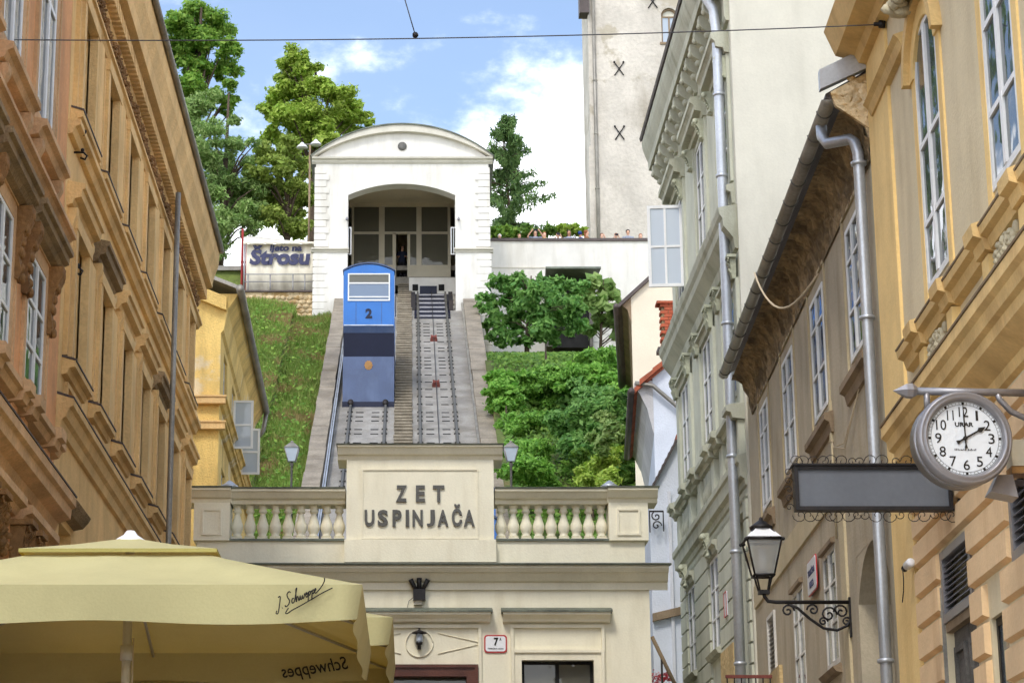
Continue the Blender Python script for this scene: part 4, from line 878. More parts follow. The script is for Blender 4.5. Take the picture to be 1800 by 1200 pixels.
# ================================================================== RIGHT STREET SIDE
# ---- sage green townhouse; local x runs from its far end towards the camera
hg = thing('sage_green_townhouse', 'sage green townhouse with bracketed cornice and one open casement on the right', 'house', (4.85, 40.3, 0), R(-90))
LG = 8.2
gb = [1.45, 4.45, 7.15]; ops = []
for b in gb: ops += [(b - .5, b + .5, 12.9, 14.7), (b - .52, b + .52, 9.65, 11.3)]
for b in gb[:2]: ops += [(b - .52, b + .52, 6.25, 7.72)]
ops.append((6.7, 7.75, 3.4, 7.85))
wall_mesh(0, LG, 0, 16.0, ops, .45).build('wall', 'green', hg)
for i, b in enumerate(gb):
    window(hg, b - .5, b + .5, 12.9, 14.7, .01, 2, (1, 1, 1), 'wframe', .05, .03, .6); window(hg, b - .52, b + .52, 9.65, 11.3, .01, 2, (1, 1.6, 1.6), 'wframe', .05, .035, .5)
    # top floor: hood on consoles, surround, sill with bracketed apron
    MB().run([(0, 14.84), (.07, 14.85), (.09, 14.92), (.2, 14.94), (.21, 15.02), (.25, 15.06), (.27, 15.07), (.27, 15.16), (0, 15.2)], b - .93, b + .93).build('hood', 'green_trim', hg)
    for s in (-1, 1):
        inst('console', cached(('conG',), lambda: console_mesh(.2, .36, .17, 'relief_green')), hg, (b + s * .76, -.045, 14.65)); MB().box(b + s * .76 - .13, b + s * .76 + .13, -.045, .0, 12.8, 14.84).build('pilaster', 'green', hg)
    mb = MB(); ring(mb, b - .6, b + .6, 12.8, 14.8, .1, -.02, .03); mb.build('window_surround', 'green_trim', hg)
    MB().run([(0, 12.42), (.04, 12.43), (.06, 12.6), (.12, 12.63), (.12, 12.71), (0, 12.75)], b - .95, b + .95).build('sill', 'green_trim', hg)
    mb = MB(); ring(mb, b - .6, b + .6, 9.6, 11.38, .08, -.018, .03); mb.build('window_surround', 'green_trim', hg)
    for s in (-1, 1):
        MB().box(b + s * .86 - .17, b + s * .86 + .17, -.05, 0, 9.34, 11.25).build('pilaster', 'green', hg)
        inst('capital', cached(('capG',), lambda: capital_mesh(.36, .36, .14, 'relief_green')), hg, (b + s * .86, -.03, 11.42))
        MB().run([(0, 9.1), (.18, 9.12), (.2, 9.2), (.27, 9.22), (.27, 9.3), (.18, 9.33), (.0, 9.34)], b + s * .86 - .22, b + s * .86 + .22).build('sill_break', 'green_trim', hg)
        MB().box(b + s * .86 - .17, b + s * .86 + .17, -.1, 0, 8.58, 9.1).build('pedestal', 'green', hg)
    mb = MB()
    for q in range(5): mb.lathe([(.03, 8.6), (.07, 8.66), (.09, 8.76), (.05, 8.92), (.06, 9.08)], 8, (b - .4 + .2 * q, -.02, 0))
    mb.build('blind_balustrade', 'green_trim', hg)
    # lintel strip under the first-floor entablature
    MB().run([(0, 11.3), (.05, 11.31), (.07, 11.38), (.12, 11.4), (.12, 11.44), (0, 11.46)], b - .6, b + .6).build('lintel', 'green_trim', hg)
MB().run([(0, 9.12), (.1, 9.13), (.12, 9.2), (.19, 9.22), (.19, 9.29), (0, 9.32)], 0, LG).build('string_course', 'green_trim', hg)
MB().run([(0, 11.66), (.05, 11.68), (.07, 11.84), (.21, 12.02), (.22, 12.14), (.26, 12.2), (.28, 12.3), (0, 12.36)], -.1, LG + .06).build('main_cornice', 'green_trim', hg)
MB().run([(0, 8.12), (.03, 8.14), (.04, 8.22), (.1, 8.26), (.11, 8.44), (.14, 8.47), (.14, 8.56), (0, 8.6)], -.1, LG + .04).build('string_course', 'green_trim', hg)
MB().run([(0, 15.3), (.05, 15.31), (.07, 15.38), (.08, 15.78), (.36, 15.82), (.37, 15.98), (.42, 16.1), (.46, 16.22), (.48, 16.36), (0, 16.45)], -.12, LG + .02).build('eaves_cornice', 'green_trim', hg)
md = MB().run([(.07, 15.42), (.12, 15.41), (.18, 15.52), (.28, 15.58), (.33, 15.66), (.33, 15.79), (.07, 15.79)], -.1, .1); md.ball((0, -.17, 15.5), (.09, .08, .07)); md.ball((0, -.31, 15.64), (.08, .05, .06)); md = md.mesh('modillion', 'green_trim')
for k in range(14): inst('modillion', md, hg, (.2 + .58 * k, 0, 0))
MB().run([(.5, 16.4), (.52, 16.46), (-4, 18.6), (-4, 18.5)], -.14, LG).build('roof', 'roof_dark', hg)
# rusticated ground floor: each block proud of recessed joints
gx = [(0.02, .86), (2.06, 3.84), (5.06, 6.55), (7.9, LG)]
zz_ = 5.0
while zz_ < 7.75:
    for a, b in gx:
        key = round(b - a, 3); inst('rusticated_block', cached(('rG', key), lambda a=a, b=b: MB().box(0, b - a, -.035, .05, 0, .262).mesh('rusticated_block', 'green')), hg, (a, 0, zz_))
    zz_ += .297
for b in gb[:2]:
    window(hg, b - .52, b + .52, 6.25, 7.72, .01, 2, (1, 1, 1), 'wframe', .05, .035, .5); MB().run([(0, 7.72), (.05, 7.74), (.07, 7.82), (.12, 7.84), (.12, 7.9), (0, 7.92)], b - .6, b + .6).build('lintel', 'green_trim', hg); MB().run([(0, 6.12), (.08, 6.13), (.12, 6.2), (0, 6.25)], b - .64, b + .64).build('sill', 'green_trim', hg)
    inst('console', cached(('conG2',), lambda: console_mesh(.2, .4, .13, 'relief_green')), hg, (b + .0, -.08, 8.02 - .12))
MB().run([(0, 7.98), (.02, 7.96), (.03, 8.0), (0, 8.0)], 0, LG).build('string_course', 'green_trim', hg)
MB().box(6.72, 7.73, .3, .4, 3.3, 7.8).build('door', 'door_grey', hg)
MB().box(2.1, LG, -.06, .0, 3, 4.98).build('plinth', 'sandstone', hg); MB().box(5.1, 6.5, -.05, .0, 4.98, 6.1).build('plinth', 'sandstone', hg)
# blank gable towards the camera, core
MB().box(LG, LG + .12, .0, 9, 0, 19).build('blank_gable', 'gable', hg); MB().box(.02, LG - .01, .45, 8, 0, 16.2).build('house_core', 'green', hg)
dp = LG - .25
MB().tube([(dp, -.5, 16.3), (dp, -.4, 15.95), (dp, -.2, 15.6), (dp, -.16, 15.2), (dp, -.16, 12.6), (dp, -.16, 12.0), (dp, -.16, 11.0), (dp, -.16, 9.3), (dp, -.16, 8.5), (dp, -.16, 3.2)], .075, 12).build('downpipe', 'zinc', hg)
for z in (14.2, 12.9, 10.6, 8.6, 7.2, 5.6): MB().lathe([(.078, -.025), (.092, -.02), (.092, .02), (.078, .025)], 12, (dp, -.16, z)).build('pipe_collar', 'zinc', hg)
# casement standing open into the street
mb = MB(); ring(mb, 0, .62, 0, 1.5, .055, -.025, .025); mb.box(.055, .565, -.02, .02, .72, .76); mb.box(.29, .33, -.02, .02, .055, .72); mb.box(.29, .33, -.02, .02, .76, 1.445)
oc = mb.build('open_casement', 'wframe', hg, (gb[0] + .5, -.02, 12.95), (0, 0, R(-96)))
for a, b, c_, d in ((.05, .295, .05, .725), (.325, .57, .05, .725), (.05, .295, .755, 1.45), (.325, .57, .755, 1.45)): MB().box(a, b, -.004, .004, c_, d).build('pane', 'glass_milky', oc)
t = tag(MB().slab(rrect(.28, .38, .02), -.02, 0).build('wall_plaque', 'pink_wash', None, (4.85 - .036, 40.3 - 5.9, 6.75), (0, 0, R(-90))), 'small faded plaque with a red edge on the sage green ground floor', 'plaque')
rp = MB(); ring(rp, -.14, .14, -.19, .19, .015, -.026, -.019); rp.build('border', 'red', t)

# ---- taupe house with the eroded cove eaves
KW = .0386; SW = math.sqrt(1 + KW * KW)
OW = Vector((4.9 + KW * (32.1 - 32.5), 32.1, 0)); RW = -(R(90) + math.atan(KW))
def wu(Y): return (32.1 - Y) * SW
hw = thing('taupe_house', 'low taupe house with dark eroded cove eaves and a long gutter on the right', 'house', OW, RW)
LW = wu(20.6)
W4 = [(wu(30.5), wu(29.6)), (wu(27.92), wu(26.92)), (wu(25.22), wu(24.2)), (wu(22.45), wu(21.57))]
LW2 = [(wu(27.9), wu(26.95)), (wu(25.2), wu(24.25))]
AD = (wu(22.85), wu(20.95)); arS, arC = 5.02, 5.5
ops = [(a, b, 7.42, 8.82) for a, b in W4] + [(a, b, 4.62, 5.9) for a, b in LW2] + [(AD[0], AD[1], 2.0, arC)] + [(wu(30.5), wu(29.7), 4.3, 5.98)]
wall_mesh(0, LW, 0, 9.4, ops, .45).build('wall', 'brown', hw)
ap = arcpts(AD[0], AD[1], arS, arC - .004, 16); mb = MB()
for k in range(16):
    (xa, za), (xb, zb) = ap[k], ap[k + 1]; mb.slab([(xa, za), (xb, zb), (xb, arC), (xa, arC)], .002, .44)
mb.build('arch_spandrel', 'brown', hw)
MB().box(AD[0] - .3, AD[1] + .2, 1.5, 1.6, 1.5, arC + .3).build('passage_back', 'door_grey', hw); MB().box(AD[0] - .12, AD[0], .45, 1.5, 1.5, arC).build('passage_wall', 'pink_wash', hw); MB().box(AD[1], AD[1] + .1, .45, 1.5, 1.5, arC).build('passage_wall', 'brown', hw); MB().box(AD[0] - .12, AD[1] + .1, .45, 1.5, arC, arC + .1).build('passage_ceiling', 'brown', hw)
for a, b in W4:
    window(hw, a, b, 7.42, 8.82, .0, 2, (1, 1.2, .7), 'wframe', .055, .03, .75)
    mb = MB(); ring(mb, a - .2, b + .2, 7.2, 9.02, .035, -.02, .0); mb.build('window_surround', 'brown_band', hw)
    MB().run([(0, 7.04), (.03, 7.05), (.05, 7.15), (.1, 7.18), (.1, 7.25), (0, 7.28)], a - .3, b + .32).build('sill', 'sill_brown', hw)
for a, b in LW2:
    window(hw, a, b, 4.62, 5.9, .01, 2, (1, 1, .8), 'wframe_old', .06, .03, .5); MB().run([(0, 4.5), (.06, 4.51), (.1, 4.56), (0, 4.6)], a - .08, b + .1).build('sill', 'sill_brown', hw); MB().run([(0, 5.9), (.05, 5.9), (.05, 5.95), (0, 5.97)], a - .03, b + .03).build('window_head', 'sill_brown', hw)
mb = MB(); a, b = wu(30.5), wu(29.7); ring(mb, a, b, 4.3, 5.98, .05, -.03, .06)
lv = mb.build('louvred_shutter', 'wframe_old', hw)
for k in range(26): MB().hull8([(a + .05, -.01, 4.36 + .06 * k), (b - .05, -.01, 4.36 + .06 * k), (b - .05, .005, 4.36 + .06 * k), (a + .05, .005, 4.36 + .06 * k)], [(a + .05, .03, 4.40 + .06 * k), (b - .05, .03, 4.40 + .06 * k), (b - .05, .045, 4.40 + .06 * k), (a + .05, .045, 4.40 + .06 * k)]).build('slat', 'wframe_old', lv)
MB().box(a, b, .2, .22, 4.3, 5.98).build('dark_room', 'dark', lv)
MB().run([(0, 6.3), (.025, 6.31), (.025, 6.62), (0, 6.63)], wu(31.9), wu(23.6)).build('plaster_band', 'brown_band', hw); MB().box(wu(23.75), wu(23.4), -.028, 0, 2.5, 6.31).build('plaster_band', 'brown_band', hw)
MB().box(wu(31.9), wu(29.2), -.045, 0, 2.4, 5.2).build('plinth', 'sandstone', hw); 
# cove: quarter-round hollow, its plaster face broken up
mb = MB(); nu, nv = 120, 10; rc = random.Random(4); v = []; f = []
for i in range(nu + 1):
    for j in range(nv + 1):
        a = R(90) * j / nv; o = .27 * (1 - math.cos(a)) + .02; z = 8.98 + .5 * math.sin(a) ** .9; jj = rc.uniform(-.03, .03) if 0 < j < nv else 0
        v.append((.8 + (LW - .8) * i / nu, -o + jj, z + jj * .6))
for i in range(nu):
    for j in range(nv): k = i * (nv + 1) + j; f.append((k, k + nv + 1, k + nv + 2, k + 1))
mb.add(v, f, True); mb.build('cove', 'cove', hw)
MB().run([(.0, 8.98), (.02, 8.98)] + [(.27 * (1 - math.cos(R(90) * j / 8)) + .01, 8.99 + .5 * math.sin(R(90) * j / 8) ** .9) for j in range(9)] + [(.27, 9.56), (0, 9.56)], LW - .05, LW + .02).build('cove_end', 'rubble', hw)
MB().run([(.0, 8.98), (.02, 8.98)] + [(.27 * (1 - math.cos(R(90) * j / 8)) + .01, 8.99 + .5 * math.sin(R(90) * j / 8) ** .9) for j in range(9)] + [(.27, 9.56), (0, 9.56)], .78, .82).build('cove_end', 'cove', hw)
gt = MB(); prof = [(math.cos(R(a)), math.sin(R(a))) for a in range(180, 361, 15)]
v = [(x, -.39 + .072 * c_, 9.58 + .072 * s_) for x in (.75, LW) for c_, s_ in prof]; n_ = len(prof); gt.add(v, [(i, i + 1, n_ + i + 1, n_ + i) for i in range(n_ - 1)] + [tuple(range(n_)), tuple(range(2 * n_ - 1, n_ - 1, -1))], True)
g_ = gt.build('gutter', 'zinc_dark', hw)
for k in range(16):
    x = 1.0 + .68 * k; MB().tube([(x, -.39 + .077 * math.cos(R(a)), 9.58 + .077 * math.sin(R(a))) for a in range(180, 361, 20)], .008, 5).build('gutter_strap', 'letter', g_)
MB().run([(.36, 9.57), (.42, 9.6), (.42, 9.64), (-5, 12.8), (-5, 12.7)], .7, LW).build('roof', 'roof_dark', hw)
fl_ = MB(); fl_.hull8([(LW - .02, -.48, 9.66), (LW + .08, -.48, 9.66), (LW + .08, -.48, 9.86), (LW - .02, -.48, 9.86)], [(LW - .02, .25, 10.0), (LW + .08, .25, 10.0), (LW + .08, .25, 10.22), (LW - .02, .25, 10.22)]); fl_.build('verge_flashing', 'zinc', hw)
rb = MB(); rb.add([(LW + .0, -.34, 9.5), (LW + .05, -.34, 9.5), (LW + .05, .2, 9.1), (LW + .0, .2, 9.1), (LW, -.38, 9.64), (LW + .05, -.38, 9.64), (LW + .05, .2, 9.95), (LW, .2, 9.95)], [(0, 1, 2, 3), (4, 7, 6, 5), (0, 4, 5, 1), (1, 5, 6, 2), (2, 6, 7, 3), (3, 7, 4, 0)])
for k in range(22): rb.ball((LW + .04, rc.uniform(-.28, .15), rc.uniform(9.42, 9.8)), (.02, rc.uniform(.04, .1), rc.uniform(.03, .07)), 6, 4)
rb.build('rubble_end', 'rubble', hw)
dpx = LW - .22
MB().tube([(dpx - .35, -.39, 9.52), (dpx - .33, -.39, 9.4), (dpx - .25, -.36, 9.3), (dpx - .05, -.16, 9.27), (dpx, -.13, 9.22), (dpx, -.1, 9.1), (dpx, -.1, 5.0), (dpx, -.1, 1.8)], .055, 12).build('downpipe', 'zinc', hw)
for z in (9.0, 7.45, 5.8, 4.2): MB().lathe([(.064, -.02), (.078, -.015), (.078, .015), (.064, .02)], 12, (dpx, -.1, z)).build('pipe_collar', 'zinc', hw)
MB().box(0, AD[0] - .4, .46, 7, 0, 9.5).build('house_core', 'brown', hw); MB().box(AD[0] - .4, LW, 1.62, 7, 0, 9.5).build('house_core', 'brown', hw)
cb = []
pa, pb_, = (wu(26.1), -.52, 9.5), (wu(24.35), -.02, 8.95)
for k in range(14):
    q = k / 13; cb.append((pa[0] + (pb_[0] - pa[0]) * q, pa[1] + (pb_[1] - pa[1]) * q ** 1.4, pa[2] + (pb_[2] - pa[2]) * q - .42 * math.sin(math.pi * q)))
MB().tube(cb, .013, 6).build('loose_cable', 'cable', hw)
for q in range(2): MB().tube([(wu(22.0) - .02 * q, -.02, 7.05), (wu(22.9), -.05, 6.7 - .06 * q), (wu(23.8), -.03, 6.85), (wu(24.0), -.02, 7.0)], .006, 5).build('loose_cable', 'cable', hw)
MB().box(wu(24.05), wu(23.95), -.03, 0, 6.95, 7.4).build('cable_conduit', 'brown_band', hw); MB().tube([(wu(23.98), -.015, 6.95), (wu(24), -.015, 5.9)], .012, 5).build('cable_conduit', 'brown_band', hw)
p = onX(1429, 1011, 4.9 - KW * 32.5 - .03, KW)
t = thing('street_name_plaque', 'white street name plaque with red rim on the taupe wall between lower windows', 'plaque', p, RW)
MB().slab(rrect(.74, .4, .06), -.012, .0).build('border', 'red', t); MB().slab(rrect(.71, .37, .05), -.018, -.004).build('plate', 'pink_wash', t)
inst('lettering', stretch(text_mesh('TOMIĆEVA', 1, .002, .02, 0, 'ink_navy'), .55, .1), t, (0, -.021, .06), (R(90), 0, 0)); inst('lettering', stretch(text_mesh('ULICA', 1, .002, .02, 0, 'ink_navy'), .34, .08), t, (0, -.021, -.09), (R(90), 0, 0))

# ---- yellow house nearest on the right
OY = Vector((4.9 + KW * (20.55 - 32.5), 20.55, 0))
def yu(Y): return (20.55 - Y) * SW
hy2 = thing('yellow_townhouse', 'yellow townhouse with tall white windows and rusticated peach ground floor at far right', 'house', OY, RW)
LY = yu(10.5)
YW = [(yu(18.27), yu(17.33)), (yu(15.68), yu(14.74)), (yu(13.1), yu(12.15))]
yw_top, yw_sp = 9.22, 8.86
lou = (yu(18.45), yu(17.27)); l2 = (yu(15.86), yu(14.7))
ops = [(a, b, 6.95, yw_top) for a, b in YW] + [(lou[0], lou[1], 2.0, 4.78), (l2[0], l2[1], 4.27, 4.9), (yu(16.75), yu(16.2), 2.5, 4.0)]
wall_mesh(0, LY, 0, 12.5, ops, .4).build('wall', 'yellow_field', hy2)
MB().box(0, yu(19.5), -.03, .0, 0, 12.5).build('corner_pilaster', 'yellow', hy2)
for a, b in YW:
    window(hy2, a, b, 6.95, yw_top, .0, 2, (.55, .72, 1.05), 'wframe', .06, .045, .0)
    ap = arcpts(a, b, yw_sp, yw_top - .004, 16); mb = MB()
    for k in range(16):
        (xa, za), (xb, zb) = ap[k], ap[k + 1]; mb.slab([(xa, za), (xb, zb), (xb, yw_top), (xa, yw_top)], -.03, .14)
    mb.build('arch_spandrel', 'yellow', hy2)
    mb = MB()
    for s, x in ((-1, a), (1, b)): mb.box(x - .15 if s < 0 else x, x if s < 0 else x + .15, -.018, .02, 6.78, yw_sp)
    ao = arcpts(a - .15, b + .15, yw_sp, yw_top + .15, 18); ai = arcpts(a, b, yw_sp, yw_top, 18); a3 = arcpts(a - .24, b + .24, yw_sp, yw_top + .26, 18)
    for k in range(18): mb.slab([ai[k], ai[k + 1], ao[k + 1], ao[k]], -.034, .02)
    mb.build('window_surround', 'yellow', hy2)
    mb = MB()
    for k in range(18): mb.slab([ao[k], ao[k + 1], a3[k + 1], a3[k]], -.09, .0)
    mb.build('arch_hood', 'yellow_trim', hy2)
    inst('relief', cached(('relY',), lambda: relief(.55, .5, .2, 44, 51, 'relief')), hy2, ((a + b) / 2 - .05, -.1, yw_top + .42))
    # sill course with breaks, pedestals and carved panel
    for x in (a - .15, b + .12):
        MB().run([(0, 6.5), (.1, 6.52), (.12, 6.6), (.18, 6.62), (.19, 6.71), (0, 6.78)], x - .16, x + .16).build('sill_break', 'yellow_trim', hy2); MB().box(x - .11, x + .11, -.07, .0, 6.1, 6.5).build('pedestal', 'yellow', hy2)
    inst('relief', cached(('relY2',), lambda: relief(.62, .34, .08, 60, 53, 'relief')), hy2, ((a + b) / 2, -.02, 6.3))
MB().run([(0, 6.5), (.06, 6.52), (.08, 6.6), (.13, 6.62), (.14, 6.68), (0, 6.74)], yu(19.2), LY).build('sill_course', 'yellow_trim', hy2)
MB().run([(.02, 6.745), (.145, 6.685), (.149, 6.7), (.02, 6.765)], yu(19.2), LY).build('sill_flashing', 'sill_brown', hy2)
MB().run([(0, 5.5), (.04, 5.52), (.05, 5.6), (.08, 5.62), (.2, 5.7), (.21, 5.78), (.25, 5.8), (.27, 5.88), (.31, 5.91), (.31, 6.0), (0, 6.08)], yu(19.2), LY).build('main_cornice', 'yellow_trim', hy2)
MB().run([(0, 6.085), (.318, 6.005), (.322, 6.02), (0, 6.11)], yu(19.2), LY).build('cornice_flashing', 'sill_brown', hy2)
MB().run([(0, 9.9), (.1, 9.92), (.14, 10.0), (.3, 10.05), (.36, 10.2), (.4, 10.3), (0, 10.36)], -.1, LY).build('upper_cornice', 'yellow_trim', hy2)
MB().run([(0, 9.28), (.05, 9.29), (.08, 9.36), (.12, 9.4), (0, 9.44)], yu(20.3), YW[0][0] - .3).build('string_course', 'yellow_trim', hy2)
MB().box(0, LY, 1.2, 7, 0, 12.4).build('house_core', 'yellow_field', hy2); MB().box(-.02, .3, .38, 1.2, 0, 12.4).build('end_wall', 'yellow', hy2)
MB().run([(.6, 12.5), (.6, 12.6), (-5, 15), (-5, 14.9)], 0, LY).build('roof', 'tile', hy2)
# rusticated bands, each course a piece of its own
rows = [5.48, 5.06 + .22, 5.06, 4.82, 4.56, 4.3, 4.02, 3.74, 3.46, 3.18, 2.9, 2.62]
seg = [(yu(19.45), lou[0] - .02), (lou[1] + .02, l2[0] - .02), (l2[1] + .02, LY)]
segf = [(yu(19.45), lou[0] - .02), (lou[1] + .02, yu(16.8)), (yu(16.15), LY)]
for i in range(len(rows) - 1):
    zt_, zb_ = rows[i] - .03, rows[i + 1]
    if zb_ > 4.79: use = [(yu(19.45), LY)]
    elif zb_ > 4.25: use = seg
    else: use = segf
    for a, b in use: MB().run([(0, zb_), (.05, zb_ + .02), (.05, zt_ - .02), (0, zt_)], a, b).build('rusticated_course', 'peach', hy2)
def louvre(a, b, z0, z1, n):
    mb = MB(); ring(mb, a, b, z0, z1, .07, -.02, .06); o = mb.build('louvred_grille', 'steel', hy2)
    for k in range(n):
        z = z0 + .08 + (z1 - z0 - .16) * k / n
        MB().hull8([(a + .07, -.01, z), (b - .07, -.01, z), (b - .07, .005, z), (a + .07, .005, z)], [(a + .07, .02, z + .03), (b - .07, .02, z + .03), (b - .07, .035, z + .03), (a + .07, .035, z + .03)]).build('slat', 'steel', o)
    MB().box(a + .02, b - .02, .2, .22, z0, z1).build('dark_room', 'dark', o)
louvre(lou[0], lou[1], 4.2, 4.78, 9); louvre(l2[0], l2[1], 4.27, 4.9, 8)
MB().box(lou[0], lou[1], .0, .1, 4.13, 4.2).build('transom', 'sill_brown', hy2)
for k in range(2): xa = lou[0] + (lou[1] - lou[0]) * k / 2; d = MB(); d.box(xa + .01, xa + (lou[1] - lou[0]) / 2 - .01, .06, .12, 2.0, 4.13); ring(d, xa + .08, xa + (lou[1] - lou[0]) / 2 - .08, 3.0, 4.0, .05, .035, .06); d.build('door', 'door_grey', hy2)
window(hy2, yu(16.75), yu(16.2), 2.5, 4.0, .05, 1, (1,), 'iron', .06, .03, 0)
MB().box(yu(18.5), yu(18.46), -.03, 0, 3.4, 4.5).build('cable_conduit', 'zinc_dark', hy2)

# ================================================================== HOUSES UP THE STAIRS (right of the hill)
def gable_house(name, label, corner, rotz, W, D, ez, rise, mw, mroof, cove=None, over=.4, base=3.):
    """house with its gable end towards the camera; corner = left front foot, local x right, y back"""
    t = thing(name, label, 'house', corner, rotz); b = corner[2]
    e = ez - b
    MB().slab([(0, base - b), (W, base - b), (W, e + rise * W), (0, e)], 0, .4).build('gable_wall', mw, t)
    MB().box(0, .4, .4, D, base - b, e - .05).build('side_wall', mw, t)
    mb = MB(); mb.slab([(-over, e - rise * over), (W, e + rise * W), (W, e + rise * W + .12), (-over, e - rise * over + .12)], -.12, D); mb.build('roof', mroof, t)
    MB().tube([(-over - .07, -.15, e - rise * over + .04), (-over - .07, D, e - rise * over + .04)], .08, 8).build('gutter', 'roof_dark', t)
    if cove:
        pr = [(0, -.7), (-.04, -.6), (-.1, -.35), (-over * .6, -.1), (-over, -.02), (0, -.02)]
        MB().slab([(x, e + z - rise * over * .5 * (x < -.2)) for x, z in pr], -.02, D).build('cove', cove, t)
    return t
p = atY(1112, 640, 60)
t = gable_house('cream_gable_house', 'cream house gable below the promenade wall with dark roof verge', (p.x, 60, 10), R(-6), 5, 9, zY(523, 60), .9, 'cream_house', 'roof_dark', 'sill_brown', .34)
p = atY(1148, 700, 50)
t = gable_house('white_house', 'whitewashed house with wide grey cove eaves beside the ivy bank', (p.x, 50, 6), R(-4.5), 4, 7, zY(665, 50), .85, 'whitewash', 'tile', None, .42)
e_ = zY(665, 50) - 6
cvp = [(0, -1.3), (-.05, -1.1), (-.14, -.7), (-.3, -.35), (-.42, -.2), (-.42, -.1), (0, -.05)]
MB().slab([(x, e_ + z) for x, z in cvp], -.02, 7).build('cove', 'grey_cove', t)
MB().tube([(-.4, -.1, e_ - .12), (.0, -.14, e_ - .2), (.6, -.12, e_ - .75), (1.2, -.1, e_ - 1.3)], .05, 8).build('downpipe', 'zinc_dark', t)
for k in range(7): MB().hull8([(-.3 + .3 * k, -.2, e_ - .2 + .255 * k), (.0 + .3 * k, -.2, e_ + .055 + .255 * k), (.0 + .3 * k, .2, e_ + .055 + .255 * k), (-.3 + .3 * k, .2, e_ - .2 + .255 * k)], [(-.3 + .3 * k, -.2, e_ - .06 + .255 * k), (.0 + .3 * k, -.2, e_ + .16 + .255 * k), (.0 + .3 * k, .2, e_ + .16 + .255 * k), (-.3 + .3 * k, .2, e_ - .06 + .255 * k)]).build('verge_tile', 'tile', t)
# brick dormer/chimney between them
p = atY(1166, 610, 54)
t = thing('brick_chimney', 'small red brick chimney with tiled cap against the cream gable', 'chimney', (p.x, 54, p.z - .5))
bm_ = [MB().box(0, l, -.05, .3, 0, .075).mesh('brick', 'tile') for l in (.19, .19)]
for r_ in range(13):
    for k in range(3): inst('brick', bm_[0], t, (.205 * k + (.1 if r_ % 2 else 0) - .05, 0, .5 + .085 * r_))
MB().box(-.02, .6, -.02, .28, .0, 1.58).build('chimney_core', 'cove', t); MB().box(-.14, .68, -.1, .34, 1.6, 1.66).build('chimney_cap', 'tile', t); MB().box(-.14, .66, -.12, .34, .38, .48).build('chimney_ledge', 'roof_dark', t); MB().box(.2, .6, -.06, .0, .0, .38).build('dark_opening', 'dark', t)
# lower white house by the station steps
p = atY(1148, 900, 43)
t = thing('narrow_white_house', 'narrow bluish white house with tiled verge in the gap beside the station', 'house', (atY(1141, 870, 43).x, 43, 3.2), R(-2))
za = zY(870, 43) - 3.2; zb = zY(775, 43) - 3.2; wd = atY(1190, 778, 43).x - atY(1141, 870, 43).x
MB().slab([(0, 0), (1.6, 0), (1.6, zb + (zb - za) / wd * (1.6 - wd)), (0, za)], 0, .3).build('gable_wall', 'whitewash', t)
MB().box(0, .3, .3, 4, 0, za - .1).build('side_wall', 'whitewash', t)
for k in range(9):
    f0, f1 = k / 9, (k + 1) / 9; MB().hull8([(wd * f0, -.12, za + (zb - za) * f0 - .02), (wd * f1, -.12, za + (zb - za) * f1 - .02), (wd * f1, .35, za + (zb - za) * f1 - .02), (wd * f0, .35, za + (zb - za) * f0 - .02)], [(wd * f0, -.12, za + (zb - za) * f0 + .09), (wd * f1, -.12, za + (zb - za) * f1 + .05), (wd * f1, .35, za + (zb - za) * f1 + .05), (wd * f0, .35, za + (zb - za) * f0 + .09)]).build('verge_tile', 'roof_dark', t)
MB().box(wd - .02, wd + .5, -.14, .35, zb, zb + .1).build('ridge_tile', 'tile', t)
MB().hull8([(0, -.12, zY(1088, 43) - 3.25), (1.2, -.12, zY(1062, 43) - 3.25), (1.2, 0, zY(1062, 43) - 3.25), (0, 0, zY(1088, 43) - 3.25)], [(0, -.12, zY(1088, 43) - 3.1), (1.2, -.12, zY(1062, 43) - 3.1), (1.2, 0, zY(1062, 43) - 3.1), (0, 0, zY(1088, 43) - 3.1)]).build('sloping_ledge', 'sill_brown', t)
MB().box(.35, .41, -.06, .0, 3.2, zb - 1).build('downpipe', 'pink_wash', t)
t = thing('iron_scroll_bracket', 'small black iron scroll bracket on the white wall beside the station parapet', 'bracket', atY(1143, 915, 42.8))
mb = MB(); mb.box(-.02, .0, -.02, .02, -.22, .2)
for s in (0, 1): mb.tube([(.0 + .12 + .1 * (1 - q / 14) * math.cos(q * .6 + s * 2), -.0, .0 + (.09 if s else -.09) + .1 * (1 - q / 14) * math.sin(q * .6 + s * 2)) for q in range(14)], .014, 5)
mb.box(0, .26, -.015, .015, .17, .2); mb.box(.24, .26, -.015, .015, -.2, .2); mb.build('scroll', 'iron', t)
# stair handrail and red geraniums beside the station
t = thing('stair_handrail', 'rusty brown sloping stair handrail in the gap right of the station', 'handrail', (4.2, 40, 4.5))
a, b = atY(1146, 1118, 40), atY(1188, 1205, 40); mb = MB(); ex = (b - a) * .25
mb.tube([a - t.location, b + ex - t.location], .035, 8); mb.build('rail', 'sill_brown', t)
for q in (.4, .9): pp = a.lerp(b, q) - t.location; MB().tube([pp, pp + Vector((0, 0, -1.3))], .02, 6).build('post', 'iron', t)
p = atY(1157, 1192, 41)
tree('flower_bush', 'red geranium blossoms beside the stair handrail right of the station', (p.x, 41, 4.6), [((p.x, 41, p.z), (.18, .15, .14)), ((p.x + .12, 41, p.z + .03), (.14, .1, .1))], 260, .055, 'flower', 71, .02, None, 'flowers')
p = atY(1321, 1191, 30)
t = thing('iron_railing', 'rusty iron railing top at the bottom edge before the sage green house', 'railing', (p.x, 30, 2.6))
MB().box(-.34, .36, -.025, .025, p.z - 2.6, p.z - 2.56).build('rail', 'rust', t); MB().box(-.34, .36, -.02, .02, .5, .54).build('rail', 'rust', t)
